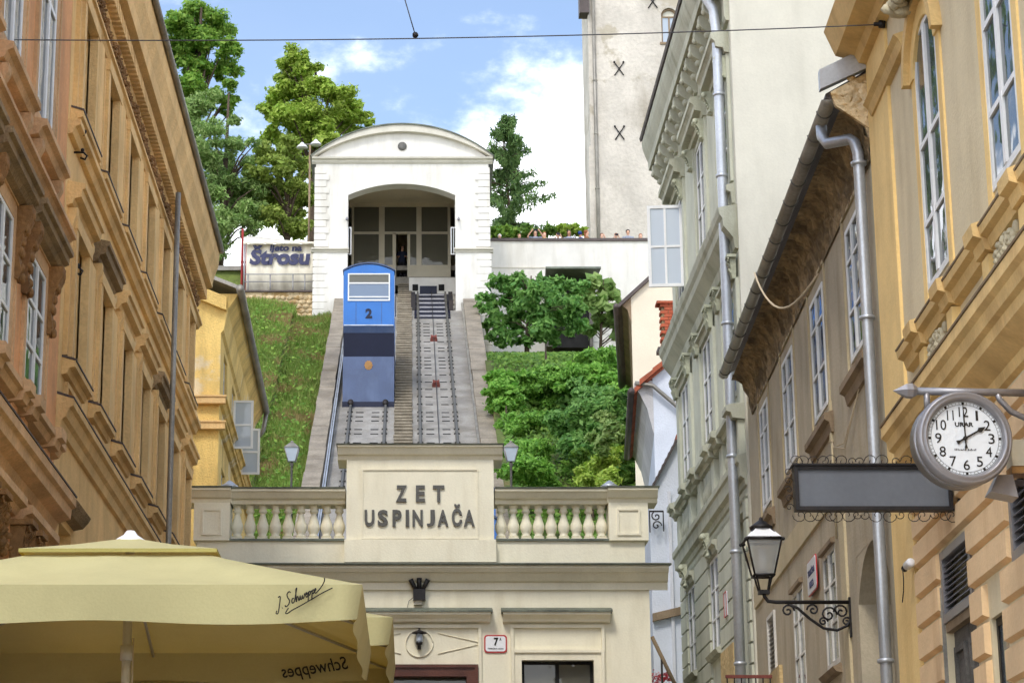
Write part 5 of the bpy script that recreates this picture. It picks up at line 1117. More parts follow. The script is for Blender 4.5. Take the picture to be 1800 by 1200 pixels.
for k in range(8): MB().tube([(-.32 + .094 * k, 0, -.1), (-.32 + .094 * k, 0, p.z - 2.6)], .01, 6).build('baluster', 'iron', t)

# ================================================================== PROMENADE, TOWER
pw = thing('promenade_wall', 'long white retaining wall of the promenade with grey coping above the shrubs', 'wall', (3.4, 97, 26))
pz = lambda py: zY(py, 97) - 26
MB().box(0, 14, 0, .45, 0, pz(424)).build('wall_body', 'white', pw); MB().box(-.0, 14, -.08, .5, pz(424), pz(420) + .02).build('coping', 'roof_dark', pw)
MB().box(0, 3.1, -.04, 0, 0, pz(472)).build('wall_offset', 'white', pw); MB().run([(0, pz(472)), (.07, pz(472)), (.07, pz(472) + .05), (0, pz(472) + .06)], 0, 3.1).build('ledge', 'white_trim', pw)
prom = tag(MB().box(-60, 60, 97.46, 101, 31.2, 31.41).build('promenade', 'concrete'), kind='structure')
# doorway kiosk with canopy at the foot of the wall
kx0, kx1 = atY(972, 540, 95.6).x, atY(1038, 540, 95.6).x
t = thing('wall_doorway', 'dark doorway with grey hipped canopy half hidden by the fig shrub', 'doorway', (kx0, 95.6, 27.2))
kz = lambda py: zY(py, 95.6) - 27.2
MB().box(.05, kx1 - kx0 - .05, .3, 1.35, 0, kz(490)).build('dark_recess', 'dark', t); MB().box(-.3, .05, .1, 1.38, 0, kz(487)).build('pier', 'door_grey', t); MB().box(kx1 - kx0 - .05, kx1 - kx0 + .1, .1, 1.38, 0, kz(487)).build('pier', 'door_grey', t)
zc_ = zY(472, 94.7) - 27.2; mb = MB(); mb.hull8([(-.35, -.9, zc_), (kx1 - kx0 + .42, -.9, zc_), (kx1 - kx0 + .3, 1.38, zc_), (-.25, 1.38, zc_)], [(-.35, -.9, zc_ + .09), (kx1 - kx0 + .42, -.9, zc_ + .09), (kx1 - kx0 + .3, 1.38, zc_ + .14), (-.25, 1.38, zc_ + .14)]); mb.build('canopy', 'flash', t)
MB().box(.62, .9, .2, .3, .5, .8).build('notice', 'c_pink', t)
for k in range(3): MB().box(kx1 - kx0 + .12, kx1 - kx0 + .95, .9, 1.36, .05 + .36 * k, .39 + .36 * k).build('stone_block', 'white', t)
# tower
TX, TY = 9.45, 112.
tw = thing('stone_tower', 'tall whitewashed medieval tower with iron wall anchors behind the promenade', 'tower', (TX, TY, 31))
tz = lambda py: zY(py, TY) - 31
th = tz(-60)
wx0, wx1 = atY(1163, 60, TY).x - TX, atY(1191, 60, TY).x - TX; wz0, wz1, wzs = tz(75), tz(14), tz(28)
wall_mesh(0, 9, -.5, th, [(wx0, wx1, wz0, wz1)], .8).build('wall', 'tower', tw)
MB().box(0, 1, .8, 4, -.5, th).build('wall', 'tower', tw); MB().box(8, 9, .8, 4, -.5, th).build('wall', 'tower', tw)
MB().box(-.45, .05, -.3, .6, tz(26), th).build('jetty', 'roof_dark', tw); MB().box(-.1, 9.1, -.1, .0, tz(26) + 6, th + .1).build('roof', 'roof_dark', tw)
for z, s in ((3, .14), (9, .1)): MB().box(-s, .02, .02, 1.2, z - 3, z + 2.4).build('buttress_patch', 'tower', tw)
ap = arcpts(wx0, wx1, wzs, wz1 - .004, 14); mb = MB()
for k in range(14): (xa, za), (xb, zb) = ap[k], ap[k + 1]; mb.slab([(xa, za), (xb, zb), (xb, wz1), (xa, wz1)], .01, .5)
mb.build('arch_spandrel', 'tower', tw)
mb = MB(); t_ = .07; ring(mb, wx0, wx1, wz0, wzs, t_, .1, .2); mb.box((wx0 + wx1) / 2 - .04, (wx0 + wx1) / 2 + .04, .09, .2, wz0, wzs); mb.tube([(x, .15, z) for x, z in arcpts(wx0 + .04, wx1 - .04, wzs, wz1 - .06, 14)], .06, 6); fr = mb.build('window', 'sill_brown', tw)
MB().box(wx0 + .05, wx1 - .05, .15, .17, wz0 + .05, wzs).build('pane', 'glass_milky', fr); MB().slab(arcpts(wx0 + .05, wx1 - .05, wzs, wz1 - .08, 12), .2, .22).build('tympanum', 'gable', fr); MB().box(wx0 - .1, wx1 + .1, -.08, .1, wz0 - .12, wz0).build('sill', 'sill_brown', tw)
for px, py in ((1088, 122), (1089, 235), (1147, 4)):
    q = atY(px, py, TY); mb = MB(); mb.tube([(-.24, -.04, -.36), (.24, -.04, .36)], .03, 6); mb.tube([(.24, -.07, -.36), (-.24, -.07, .36)], .03, 6); mb.ball((-.24, -.06, .38), .06); mb.ball((.24, -.06, .38), .06); mb.build('wall_anchor', 'iron', tw, (q.x - TX, 0, q.z - 31))
MB().tube([(.28, -.1, th), (.3, -.1, 0)], .09, 8).build('downpipe', 'zinc_dark', tw)
for z in (3, 6, 9, 12, 15): MB().lathe([(.09, -.04), (.12, -.03), (.12, .03), (.09, .04)], 10, (.29, -.1, z)).build('pipe_collar', 'zinc_dark', tw)

# ------------------------------------------------------------------ people on the promenade and in the station
def person(label, loc, skin, hair, top, pants='denim', arms='rest', long_hair=False, facing=0., lean=0., height=1.7, hat=None, group='people looking over the promenade wall'):
    s = height / 1.75
    t = thing('person', label, 'person', loc, facing, group)
    J = {}; E_ = []
    def j(n, x, y, z, r, ry=None, par=None):
        J[n] = len(J); vs_.append((x * s, y * s, z * s)); rad.append((r * s, (ry or r) * s))
        if par: E_.append((J[par], J[n]))
    vs_ = []; rad = []
    j('pelvis', 0, 0, .95, .15, .11); j('waist', 0, -.01, 1.1, .13, .1, 'pelvis'); j('chest', 0, lean * -.05, 1.32, .15, .11, 'waist'); j('neckb', 0, lean * -.08, 1.47, .065, .06, 'chest'); j('neck', 0, -.01 + lean * -.1, 1.53, .055, .055, 'neckb')
    j('jaw', 0, -.03 + lean * -.12, 1.6, .07, .075, 'neck'); j('skull', 0, -.015 + lean * -.12, 1.68, .085, .095, 'jaw'); j('crown', 0, 0 + lean * -.12, 1.74, .06, .07, 'skull'); j('nose', 0, -.105 + lean * -.12, 1.635, .016, .018, 'jaw')
    for sd_ in (-1, 1):
        n = 'l' if sd_ < 0 else 'r'
        j(n + 'sh', sd_ * .18, lean * -.05, 1.42, .062, .06, 'chest')
        if arms == 'photo' or (arms == 'half' and sd_ > 0): el, wr, hd = (sd_ * .27, -.12, 1.26), (sd_ * .12, -.27, 1.5), (sd_ * .07, -.29, 1.58)
        elif arms == 'wide': el, wr, hd = (sd_ * .36, -.1, 1.42), (sd_ * .22, -.2, 1.62), (sd_ * .14, -.24, 1.7)
        else: el, wr, hd = (sd_ * .24, -.1, 1.18), (sd_ * .18, -.32, 1.14), (sd_ * .15, -.4, 1.13)
        j(n + 'el', *el, .045, None, n + 'sh'); j(n + 'wr', *wr, .032, None, n + 'el'); j(n + 'hd', *hd, .036, .022, n + 'wr')
        for fi, (dx, dl) in enumerate(((-.02, .07), (-.007, .08), (.007, .078), (.02, .065))): j(n + 'f%d' % fi, hd[0] + dx, hd[1] - .02, hd[2] + dl * (1 if hd[2] > 1.3 else -.3), .009, None, n + 'hd')
        j(n + 'th', hd[0] - sd_ * .045, hd[1] - .02, hd[2] + .02, .01, None, n + 'hd')
        j(n + 'hip', sd_ * .09, 0, .88, .09, None, 'pelvis'); j(n + 'kn', sd_ * .1, -.02, .48, .06, None, n + 'hip'); j(n + 'an', sd_ * .1, .02, .09, .042, None, n + 'kn'); j(n + 'toe', sd_ * .11, -.14, .035, .035, .03, n + 'an')
    me = bpy.data.meshes.new('body'); me.from_pydata(vs_, E_, []); o = inst('body', me, t); me.materials.append(P[skin])
    sk = o.modifiers.new('skin', 'SKIN'); o.modifiers.new('sub', 'SUBSURF').levels = 1; o.modifiers['sub'].render_levels = 1; sk.use_smooth_shade = True
    for v_, r_ in zip(me.skin_vertices[0].data, rad): v_.radius = r_; v_.use_root = False
    me.skin_vertices[0].data[0].use_root = True
    # shirt: shell of torso and upper sleeves
    mb = MB(); prof = [(.155, .92), (.15, 1.05), (.15, 1.15), (.175, 1.3), (.175, 1.4), (.12, 1.47), (.07, 1.49)]
    mb.lathe([(r * s, z * s) for r, z in prof], 12); mb.v = [(x * 1.15, y * .8 + lean * -.05 * s * (z > 1.2 * s), z) for x, y, z in mb.v]
    for n in ('l', 'r'): mb.tube([vs_[J[n + 'sh']], Vector(vs_[J[n + 'sh']]).lerp(Vector(vs_[J[n + 'el']]), .75)], .075 * s, 8, .06 * s)
    mb.build('shirt', top, t)
    mb = MB(); mb.lathe([(.16 * s, .95 * s), (.165 * s, .85 * s), (.1 * s, .8 * s)], 10)
    for n in ('l', 'r'): mb.tube([vs_[J[n + 'hip']], vs_[J[n + 'kn']], vs_[J[n + 'an']]], .1 * s, 8, .065 * s)
    mb.build('trousers', pants, t)
    hb2 = MB(); hc_ = (0, .025 * s + lean * -.12 * s, 1.7 * s); hb2.ball(hc_, (.098 * s, .108 * s, .1 * s), 10, 8)
    if long_hair: hb2.ball((0, .06 * s + lean * -.12 * s, 1.56 * s), (.1 * s, .06 * s, .16 * s), 8, 6)
    hb2.build('hair', hair, t)
    if arms in ('photo', 'wide'): MB().box(-.08 * s, .08 * s, -.33 * s, -.315 * s, (1.56 if arms == 'photo' else 1.66) * s, (1.66 if arms == 'photo' else 1.75) * s).build('phone', 'c_black', t)
    return t
WT = zY(420, 97)                        # coping level; people stand behind it
def pp_(px, py_top, *a, **k):
    y = 97.95; hgt = zY(py_top, y) - 31.41; k.setdefault('height', max(1.25, hgt)); return person(a[0], (atY(px, 415, y).x, y, 31.41), *a[1:], **k)
pp_(878, 415, 'person with pale hat bending low behind the wall next to the station', 'skin2', 'c_white', 'c_white', lean=2)
pp_(913, 412, 'person in white top hidden to the head, second from the station', 'skin0', 'h_brown', 'c_white')
pp_(941, 406, 'person in grey top with both arms raised taking a photo', 'skin0', 'h_dark', 'c_grey', arms='wide', long_hair=True)
pp_(957, 409, 'person in bright yellow top beside the arms-raised photographer', 'skin2', 'h_red', 'c_yellow', long_hair=True)
pp_(981, 410, 'person in black top holding a camera to the face', 'skin2', 'h_dark', 'c_black', arms='photo')
pp_(1000, 407, 'person with long dark hair and grey top leaning over the wall', 'skin1', 'h_dark', 'c_grey', long_hair=True, lean=1)
pp_(1020, 408, 'person in royal blue top turned away from the view', 'skin1', 'c_blue', 'c_blue', facing=R(150))
pp_(1031, 406, 'person with brown hair standing against the edge of the tower', 'skin0', 'h_red', 'c_brown', long_hair=True, facing=R(80))
pp_(1058, 411, 'bare shouldered person with brown hair in front of the tower downpipe', 'skin2', 'h_brown', 'c_white', arms='half')
pp_(1083, 411, 'person in white holding a black phone up, in front of the tower', 'skin2', 'h_red', 'c_white', arms='photo')
pp_(1104, 404, 'tall dark haired bearded man in light grey shirt before the tower', 'skin0', 'h_black', 'c_grey', height=1.82)
pp_(1126, 412, 'person with reddish hair at the right end of the wall', 'skin2', 'h_red', 'c_pink', long_hair=True)
person('person in dark blue clothes standing in the doorway of the top station', (atY(707, 470, 98).x, 98.0, 26 + fl), 'skin1', 'h_black', 'c_navy', 'c_black', group='people in the top station', height=1.72)

# ================================================================== BANNER TENT AND TERRACE LEFT OF THE TOP STATION
BY = 96.
bx = lambda px, py=450: atY(px, py, BY).x
bz = lambda py: zY(py, BY)
tt = thing('event_tent', 'cream canvas tent wall with dark banner lettering beside the top station', 'tent', (bx(491), BY, bz(516)))
o0 = tt.location
mb = MB(); n = 26; v = []
for k in range(n + 1):
    x = bx(433) + (bx(552) - bx(433)) * k / n; yy = .05 * math.sin(k * 1.3)
    for z in (bz(512), bz(470), bz(429)): v.append((x - o0.x, yy * (1.4 if z < bz(490) else .6), z - o0.z))
f = [(3 * k + i, 3 * k + 3 + i, 3 * k + 4 + i, 3 * k + 1 + i) for k in range(n) for i in (0, 1)]
mb.add(v, f, True); ob = mb.build('banner', 'tent', tt); ob.modifiers.new('thick', 'SOLIDIFY').thickness = .01
mb = MB(); v = []
for k in range(n + 1):
    x = bx(428) + (bx(553) - bx(428)) * k / n; q = k / n; zr = bz(406) - (bz(406) - bz(418)) * max(0, (q - .15) / .85); sc_ = .06 * abs(math.sin(k * math.pi / 3.25))
    v += [(x - o0.x, -.3, bz(430) - o0.z - .1 + sc_), (x - o0.x, -.28, bz(428) - o0.z), (x - o0.x, .8, zr - o0.z)]
f = [(3 * k + i, 3 * k + 3 + i, 3 * k + 4 + i, 3 * k + 1 + i) for k in range(n) for i in (0, 1)]
mb.add(v, f, True); ob = mb.build('tent_roof', 'tent', tt); ob.modifiers.new('thick', 'SOLIDIFY').thickness = .02
mb = MB()
for px in (430, 553): mb.tube([(bx(px) - o0.x, 0, -.2), (bx(px) - o0.x, 0, bz(428) - o0.z)], .04, 8)
mb.build('tent_pole', 'steel', tt); MB().box(bx(431) - o0.x, bx(553) - o0.x, .05, .6, -.35, bz(512) - o0.z).build('dark_undercroft', 'dark', tt)  # undercroft is a solid box, the gap's shade put into its dark colour
def ban(txt, a, b, pa, pb, off):
    me = stretch(text_mesh(txt, 1, .004, off, .12, 'ink_navy', 'lettering'), bx(b) - bx(a), bz(pa) - bz(pb)); inst('lettering', me, tt, ((bx(a) + bx(b)) / 2 - o0.x, -.1, (bz(pa) + bz(pb)) / 2 - o0.z), (R(90), 0, 0))
ban('ljeto na', 474, 531, 431, 446, .045); ban('Štrosu', 439, 546, 432, 467, .05)
t = thing('terrace_railing', 'thin grey metal railing in front of the lettered tent', 'railing', (bx(491), BY - .5, bz(519)))
mb = MB(); oz = t.location
q = lambda px, py: atY(px, py, BY - .5) - oz
for py in (482, 495, 512): MB().tube([q(428, py), q(554, py)], .022, 6).build('rail', 'steel', t)
for px in (436, 475, 515, 536): MB().tube([q(px, 519), q(px, 482)], .028, 6).build('post', 'steel', t)
mb = MB(); a, b = q(465, 518), q(512, 512); mb.box(a.x, b.x, .12, .16, a.z, b.z); mb.build('kick_board', 'wood_lt', t)
t = thing('terrace_wall', 'low rubble stone wall carrying the terrace under the lettered tent', 'wall', (bx(491), BY - .75, 27.6))
MB().box(bx(410) - bx(491), bx(556) - bx(491), .1, .9, -1.2, bz(520) - 27.6).build('wall_body', 'rubble', t); MB().box(bx(410) - bx(491), bx(556) - bx(491), .0, 1.2, bz(521) - 27.6, bz(519) - 27.58).build('coping', 'roof_dark', t)
rn = random.Random(8); z = -.7
while z < bz(523) - 27.7:
    x = bx(412) - bx(491)
    while x < bx(554) - bx(491): w_ = rn.uniform(.22, .45); inst('stone', cached(('st', rn.randint(0, 3)), lambda: MB().ball((0, 0, 0), (.5, .5, .5), 7, 5).mesh('stone', 'rubble')), t, (x + w_ / 2, .12, z), (0, rn.uniform(-.1, .1), 0), (w_ * 1.02, .22, .24)); x += w_ * .92
    z += .2
t = thing('red_pole', 'dark red steel pole at the left end of the terrace', 'pole', (bx(424), BY + .6, 28.5))
MB().tube([(0, 0, 0), (0, 0, bz(395) - 28.5)], .055, 8).build('shaft', 'redpole', t); MB().tube([(.18, 0, 0), (.18, 0, bz(420) - 28.5)], .03, 8).build('shaft', 'redpole', t); MB().box(-.08, .26, -.02, .02, bz(455) - 28.5, bz(452) - 28.5).build('clamp', 'redpole', t)
p = atY(543, 410, 101)
t = thing('floodlight_mast', 'brown lamp mast with two white bell lamps behind the top station', 'street lamp', (p.x, 101, 31.35))
hz_ = zY(252, 101) - 31.35; MB().tube([(0, 0, 0), (0, 0, hz_ - .1)], .05, 8).build('mast', 'sill_brown', t); MB().tube([(-.35, -.1, hz_ - .1), (0, 0, hz_ - .05), (.25, .1, hz_ + .12)], .025, 6).build('cross_arm', 'zinc_dark', t)
for x, y_, z in ((-.36, -.1, hz_ - .12), (.27, .1, hz_ + .1)): MB().lathe([(0, .12), (.06, .12), (.1, .05), (.26, -.1), (.27, -.14), (0, -.14)], 14, (x, y_, z)).build('lamp_shade', 'plate', t)
def post_lamp(px, label):
    p = atY(px, 797, 60); t = thing('post_lantern', label, 'street lamp', (p.x, 60, hill_z(p.x, 60))); h_ = p.z - t.location.z
    MB().lathe([(.06, -.2), (.06, .3), (.035, .4), (.03, h_ - .35), (.06, h_ - .3), (.03, h_ - .22)], 10).build('post', 'door_grey', t)
    mb = MB(); a, b = .1, .19; z0, z1 = h_ - .22, h_ + .14
    mb.hull8([(-a, -a, z0), (a, -a, z0), (a, a, z0), (-a, a, z0)], [(-b, -b, z1), (b, -b, z1), (b, b, z1), (-b, b, z1)]); mb.build('lamp_glass', 'glass_milky', t)
    mb = MB()
    for sx_ in (-1, 1):
        for sy_ in (-1, 1): mb.tube([(sx_ * a, sy_ * a, z0), (sx_ * b, sy_ * b, z1)], .012, 5)
    mb.build('lantern_frame', 'zinc_dark', t)
    mb = MB(); mb.hull8([(-.21, -.21, z1), (.21, -.21, z1), (.21, .21, z1), (-.21, .21, z1)], [(-.07, -.07, z1 + .14), (.07, -.07, z1 + .14), (.07, .07, z1 + .14), (-.07, .07, z1 + .14)]); mb.ball((0, 0, z1 + .17), .05); mb.build('lantern_roof', 'zinc_dark', t)
post_lamp(513, 'grey lantern on a post on the grass slope left of the track')
post_lamp(898, 'grey lantern on a post before the ivy, right of the name panel')

# ================================================================== TREES AND SHRUBS
def blob(px, py, Y, rpx, fl=.8):
    p = atY(px, py, Y); r_ = rpx * Y / 3950; return ((p.x, Y, p.z), (r_, r_ * 1.1, r_ * fl))
def subs(cl, seed, n=10, f=.5):
    rn = random.Random(seed); out = []
    for (x, y, z), (a, b, c_) in cl:
        out.append(((x, y, z), (a * .5, b * .5, c_ * .5)))
        for _ in range(n):
            d = Vector((rn.gauss(0, 1), rn.gauss(0, 1), rn.gauss(.25, 1))).normalized() * rn.uniform(.55, .95); g = f * rn.uniform(.55, 1.2); out.append(((x + d.x * a, y + d.y * b, z + d.z * c_), (a * g, b * g, c_ * g * .8)))
    return out
def blobs(lst, Y, seed, dy=1.5):
    rn = random.Random(seed); return subs([blob(px, py, Y + rn.uniform(-dy, dy), r_) for px, py, r_ in lst], seed)
c1 = blobs([(300, 45, 34), (340, 35, 36), (378, 45, 36), (400, 85, 26), (352, 80, 44), (310, 100, 40), (392, 120, 28), (360, 130, 36), (322, 150, 34), (400, 150, 16), (405, 180, 16), (380, 170, 22), (395, 198, 14), (260, 70, 50), (250, 140, 50)], 112, 1)
tree('deciduous_tree', 'tall dark green tree highest above the ochre roof at upper left', (atY(330, 400, 112).x, 112, 31.3), c1, 30000, .2, 'leaf_mid', 101, .3, 'trees behind the terrace', shell=.4)
c2 = blobs([(350, 175, 34), (335, 215, 40), (370, 230, 34), (350, 270, 40), (385, 285, 34), (420, 250, 18), (400, 330, 40), (370, 330, 40), (430, 320, 26), (455, 330, 22), (420, 370, 34), (390, 400, 40), (440, 400, 24), (375, 440, 30), (440, 290, 20), (462, 272, 14), (432, 350, 26), (458, 372, 22), (412, 212, 14), (405, 260, 24), (445, 250, 12), (300, 260, 60), (330, 350, 50)], 104, 2)
tree('feathery_tree', 'pale feathery leaved tree between the dark tree and the tent', (atY(385, 450, 104).x, 104, 31.3), c2, 46000, .17, 'leaf_pale', 102, .22, 'trees behind the terrace', shell=.35, aspect=.35, droop=.5)
c3 = blobs([(520, 100, 24), (505, 125, 26), (540, 120, 28), (490, 165, 24), (530, 165, 36), (570, 160, 32), (600, 170, 28), (480, 195, 24), (510, 210, 36), (555, 205, 40), (600, 205, 32), (635, 205, 16), (648, 216, 12), (475, 235, 22), (520, 245, 36), (570, 240, 36), (610, 190, 24), (620, 225, 20)], 110, 3)
tree('bright_tree', 'bright sunlit yellow green tree just left of the station roof', (atY(545, 400, 110).x, 110, 31.3), c3, 36000, .19, 'leaf_light', 103, .28, 'trees behind the terrace', shell=.35)
c4 = blobs([(470, 265, 24), (500, 260, 28), (530, 290, 26), (455, 300, 26), (490, 300, 34), (525, 330, 30), (480, 345, 34), (515, 370, 34), (545, 350, 16), (475, 385, 28), (505, 405, 28), (540, 400, 18), (545, 300, 14)], 105, 4)
tree('olive_tree', 'dense olive green tree directly behind the lettered tent', (atY(505, 440, 105).x, 105, 31.3), c4, 24000, .18, 'leaf_olive', 104, .22, 'trees behind the terrace', shell=.35)
# larch: whorls of drooping sprays
lp = atY(893, 425, 106); t = thing('larch_tree', 'slender drooping larch rising between the station and the tower', 'tree', (lp.x, 106, 31.3), 0, 'trees behind the promenade')
ltop = zY(203, 106) - 31.3; MB().tube([(0, 0, -.2), (.1, 0, ltop * .5), (-.25, 0, ltop)], .16, 8, .02).build('trunk', 'bark', t)
rn = random.Random(55); sp_ = []; lb = MB()
for k in range(110):
    q = .06 + .94 * (k / 110) ** .85; z = ltop * q; a = rn.uniform(0, 2 * math.pi); ln = (1 - q) ** .7 * 2.9 * rn.uniform(.25, 1.3) + .4
    ln *= 1.25 if (math.cos(a) > .3 and q < .6) else .9
    e = Vector((ln * math.cos(a), ln * math.sin(a), z + ln * .12)); s0 = Vector((.1 * q, 0, z)); lb.tube([s0, s0.lerp(e, .6) + Vector((0, 0, .1)), e + Vector((0, 0, -.1))], .03, 4, .008)
    for i in range(9): f_ = (i + 1) / 9; c_ = s0.lerp(e, f_); sp_.append(((c_.x, c_.y, c_.z - .16 - .1 * rn.random()), (.17, .17, .26)))
lb.build('limb', 'bark', t); inst('crown', leaves(sp_, 20000, .22, 105, 'leaf_larch', shell=.1, droop=1.6, aspect=.26, up=.2), t)
for i, (lst, lab, m_) in enumerate((([(866, 412, 14), (885, 408, 16), (905, 412, 14)], 'green shrub behind the wall next to the station', 'leaf_mid'), ([(925, 408, 14), (945, 412, 13), (965, 405, 12)], 'green shrub behind the wall among the onlookers', 'leaf_dark'), ([(985, 405, 12), (1003, 400, 13), (1020, 408, 11)], 'light green shrub behind the wall next to the tower', 'leaf_light'))):
    c_ = blobs(lst, 102.5, 20 + i, .6); tree('shrub', lab, (c_[1][0][0], 102.5, 31.3), c_, 1500, .22, m_, 120 + i, .06, 'shrubs on the promenade', 'shrub', shell=.3)
# shrub with large leaves before the promenade wall
c5 = blobs([(880, 500, 22), (910, 495, 24), (945, 500, 24), (975, 505, 24), (865, 530, 26), (900, 525, 34), (940, 530, 34), (980, 530, 30), (1010, 505, 22), (870, 565, 26), (905, 565, 34), (945, 570, 32), (985, 565, 26), (880, 590, 22), (925, 592, 22), (965, 590, 22), (1005, 540, 24), (1015, 575, 20), (850, 540, 14)], 89, 5, 1.)
tree('large_shrub', 'big spreading green shrub growing before the promenade wall', (atY(925, 640, 89).x, 89, hill_z(4.6, 89)), c5, 11000, .22, 'leaf_shrub', 106, .12, None, 'shrub', shell=.15)
c6 = blobs([(1045, 500, 16), (1065, 505, 16), (1080, 520, 13), (1050, 535, 18), (1075, 545, 16), (1060, 565, 16), (1085, 570, 12), (1040, 580, 13), (1090, 590, 10), (1030, 520, 14)], 91, 6, .6)
tree('fig_shrub', 'loose large leaved fig climbing in front of the doorway canopy', (atY(1055, 640, 91).x, 91, hill_z(7.6, 91)), c6, 800, .34, 'leaf_pale', 107, .08, None, 'shrub', shell=.2, aspect=.85)
# ivy and bushes on the right bank
def bank(name, label, lst, h, n, size, m_, seed, cat='bush', **kw):
    cl = []; rn_ = random.Random(seed)
    for px, py, r_ in lst:
        hq = h + rn_.uniform(-.9, .7); r_ *= rn_.uniform(.6, 1.15)
        d = ray(px, py); tpar = (17.71 - SL * 72.09 + hq - EYE) / (d.z - SL * d.y); p = Vector((0, 0, EYE)) + d * tpar; rr = r_ * p.y / 3950; cl.append(((p.x, p.y, p.z), (rr, rr * 1.1, rr * .8)))
    cl = subs([(p_, tuple(1.3 * q for q in r2_)) for p_, r2_ in cl], seed, 11, .46)
    n = int(n * 2.7); size *= .72
    b = cl[0][0]; return tree(name, label, (b[0], b[1], hill_z(b[0], b[1])), cl, n, size, m_, seed, .07, 'bushes on the right bank', cat, False, **kw)
bank('bush', 'light green bush mass at the top right of the bank below the wall', [(960, 655, 24), (1000, 648, 26), (1040, 642, 26), (1080, 645, 28), (1100, 660, 24), (985, 675, 30), (1030, 672, 34), (1075, 680, 32), (1105, 700, 22)], 1.6, 7500, .2, 'leaf_ivy', 201, shell=.5)
bank('bush', 'bright green bush mass at the upper left of the bank beside the track', [(880, 672, 22), (905, 678, 26), (945, 672, 28), (885, 705, 26), (925, 705, 32), (965, 708, 30), (870, 690, 16)], 1.4, 7000, .2, 'leaf_ivy', 202, shell=.5)
bank('bush', 'dark green leafy tree in the middle of the bank with pale branch tips', [(1000, 700, 36), (1040, 710, 40), (1080, 710, 36), (1020, 745, 40), (1060, 755, 40), (1095, 740, 28), (985, 740, 30), (1040, 790, 40), (1085, 790, 36), (1105, 820, 26)], 1.8, 8500, .22, 'leaf_shrub', 203, shell=.55)
bank('bush', 'ivy covered mound on the lower left of the bank by the lantern', [(890, 740, 28), (925, 745, 34), (960, 750, 30), (905, 790, 34), (945, 795, 36), (985, 795, 30), (920, 835, 34), (960, 840, 34), (1000, 835, 30)], 1.2, 9000, .16, 'leaf_ivy', 204, shell=.55)
bank('bush', 'pale leaved shrub standing out of the dark bushes near the white house', [(1050, 720, 14), (1062, 735, 12), (1075, 760, 14), (1040, 770, 12), (1060, 790, 12)], 3.0, 900, .24, 'leaf_pale', 206, shell=.2)
bank('bush', 'dark leaved bush at the foot of the white house wall', [(1085, 800, 22), (1100, 770, 20), (1105, 830, 20), (1070, 815, 18), (1020, 800, 18)], 1.9, 2200, .22, 'leaf_dark', 207, shell=.4)
bank('bush', 'small yellow green bush just above the right balustrade', [(1040, 830, 22), (1060, 815, 22), (1075, 838, 22), (1050, 850, 24), (1030, 848, 18), (1085, 800, 14)], 2.4, 2600, .17, 'leaf_light', 205, shell=.4)
def carpet(name, label, cat, n, seed, m_, size, xr, yr, blade=False, lift=.12):
    r = np.random.default_rng(seed); x = r.uniform(*xr, n); y = r.uniform(*yr, n); z = np.array([hill_z(a, b) for a, b in zip(x, y)]) + r.random(n) * lift
    p = np.stack([x, y, z], 1); s = (size * (.5 + r.random(n)))[:, None]
    if blade:
        a = np.stack([r.normal(size=n) * .45, r.normal(size=n) * .45 - .2, np.ones(n)], 1); b = np.cross(a, r.normal(size=(n, 3))); b /= np.linalg.norm(b, axis=1)[:, None]
        v = np.stack([p - b * s * .12, p + b * s * .12, p + a * s], 1).reshape(-1, 3); me = fastmesh(name, v, 3, m_)
    else:
        nm = r.normal(size=(n, 3)) * .5 + np.array([0, -.5, .8]); nm /= np.linalg.norm(nm, axis=1)[:, None]; a = np.cross(nm, r.normal(size=(n, 3))); a /= np.linalg.norm(a, axis=1)[:, None]; b = np.cross(nm, a)
        v = np.stack([p - a * s * .5, p + b * s * .35, p + a * s * .5, p - b * s * .35], 1).reshape(-1, 3); me = fastmesh(name, v, 4, m_)
    return tag(inst(name, me), label, cat, kind='stuff')
carpet('grass', 'green and yellowing grass covering the slope left of the track', 'grass', 90000, 301, 'grass', .21, (-9.5, -3.2), (50, 95.2), True, .02)
carpet('ground_ivy', 'low ivy leaves creeping over the right bank', 'ivy', 40000, 302, 'leaf_dark', .15, (2.95, 9.5), (52, 93), False, .3)
carpet('weeds', 'broad leaved weeds scattered through the grass slope', 'weeds', 12000, 303, 'leaf_mid', .13, (-9.5, -3.3), (50, 88), False, .35)

# ================================================================== THINGS ON THE RIGHT-HAND WALLS
# ---- bracket clock
cp = atd(1688, 776, 15.2); CR = 83 * 15.2 / 4000
t = thing('bracket_clock', 'round silver double faced wall clock showing two on a steel bracket', 'clock', cp, R(4))
MB().lathe([(0, -.09), (CR * .99, -.09), (CR, -.1), (CR, .1), (CR * .99, .09), (0, .09)], 48, (0, 0, 0), 'y').build('case', 'steel', t)
rim = MB().lathe([(CR * .8, -.1), (CR * .83, -.13), (CR * .88, -.15), (CR * .91, -.125), (CR * .94, -.14), (CR * .99, -.13), (CR * 1.02, -.09), (CR * 1.02, -.06), (CR * .8, -.06)], 48, (0, 0, 0), 'y')
rim.f = rim.f[:-2]; rim.sm = rim.sm[:-2]; rim.build('bezel', 'steel', t)
MB().lathe([(0, -.1), (CR * .82, -.1), (CR * .82, -.085), (0, -.085)], 48, (0, 0, 0), 'y', False).build('dial', 'dial', t)
pol = lambda a, r_: (r_ * CR * math.sin(R(a)), r_ * CR * math.cos(R(a)))
for k in range(12):
    n_ = k or 12; x, z = pol(30 * k, .57); me = stretch(text_mesh(str(n_), 1, .001, 0), {1: .016, 10: .068, 11: .045, 12: .062}.get(n_, .042), .068)
    inst('numeral', me, t, (x, -.1025, z), (R(90), 0, 0)); x, z = pol(30 * k, .755); MB().box(-.008, .008, -.104, -.1, -.008, .008).build('hour_mark', 'ink', t, (x, 0, z), (0, R(30 * k), 0))
mb = MB()
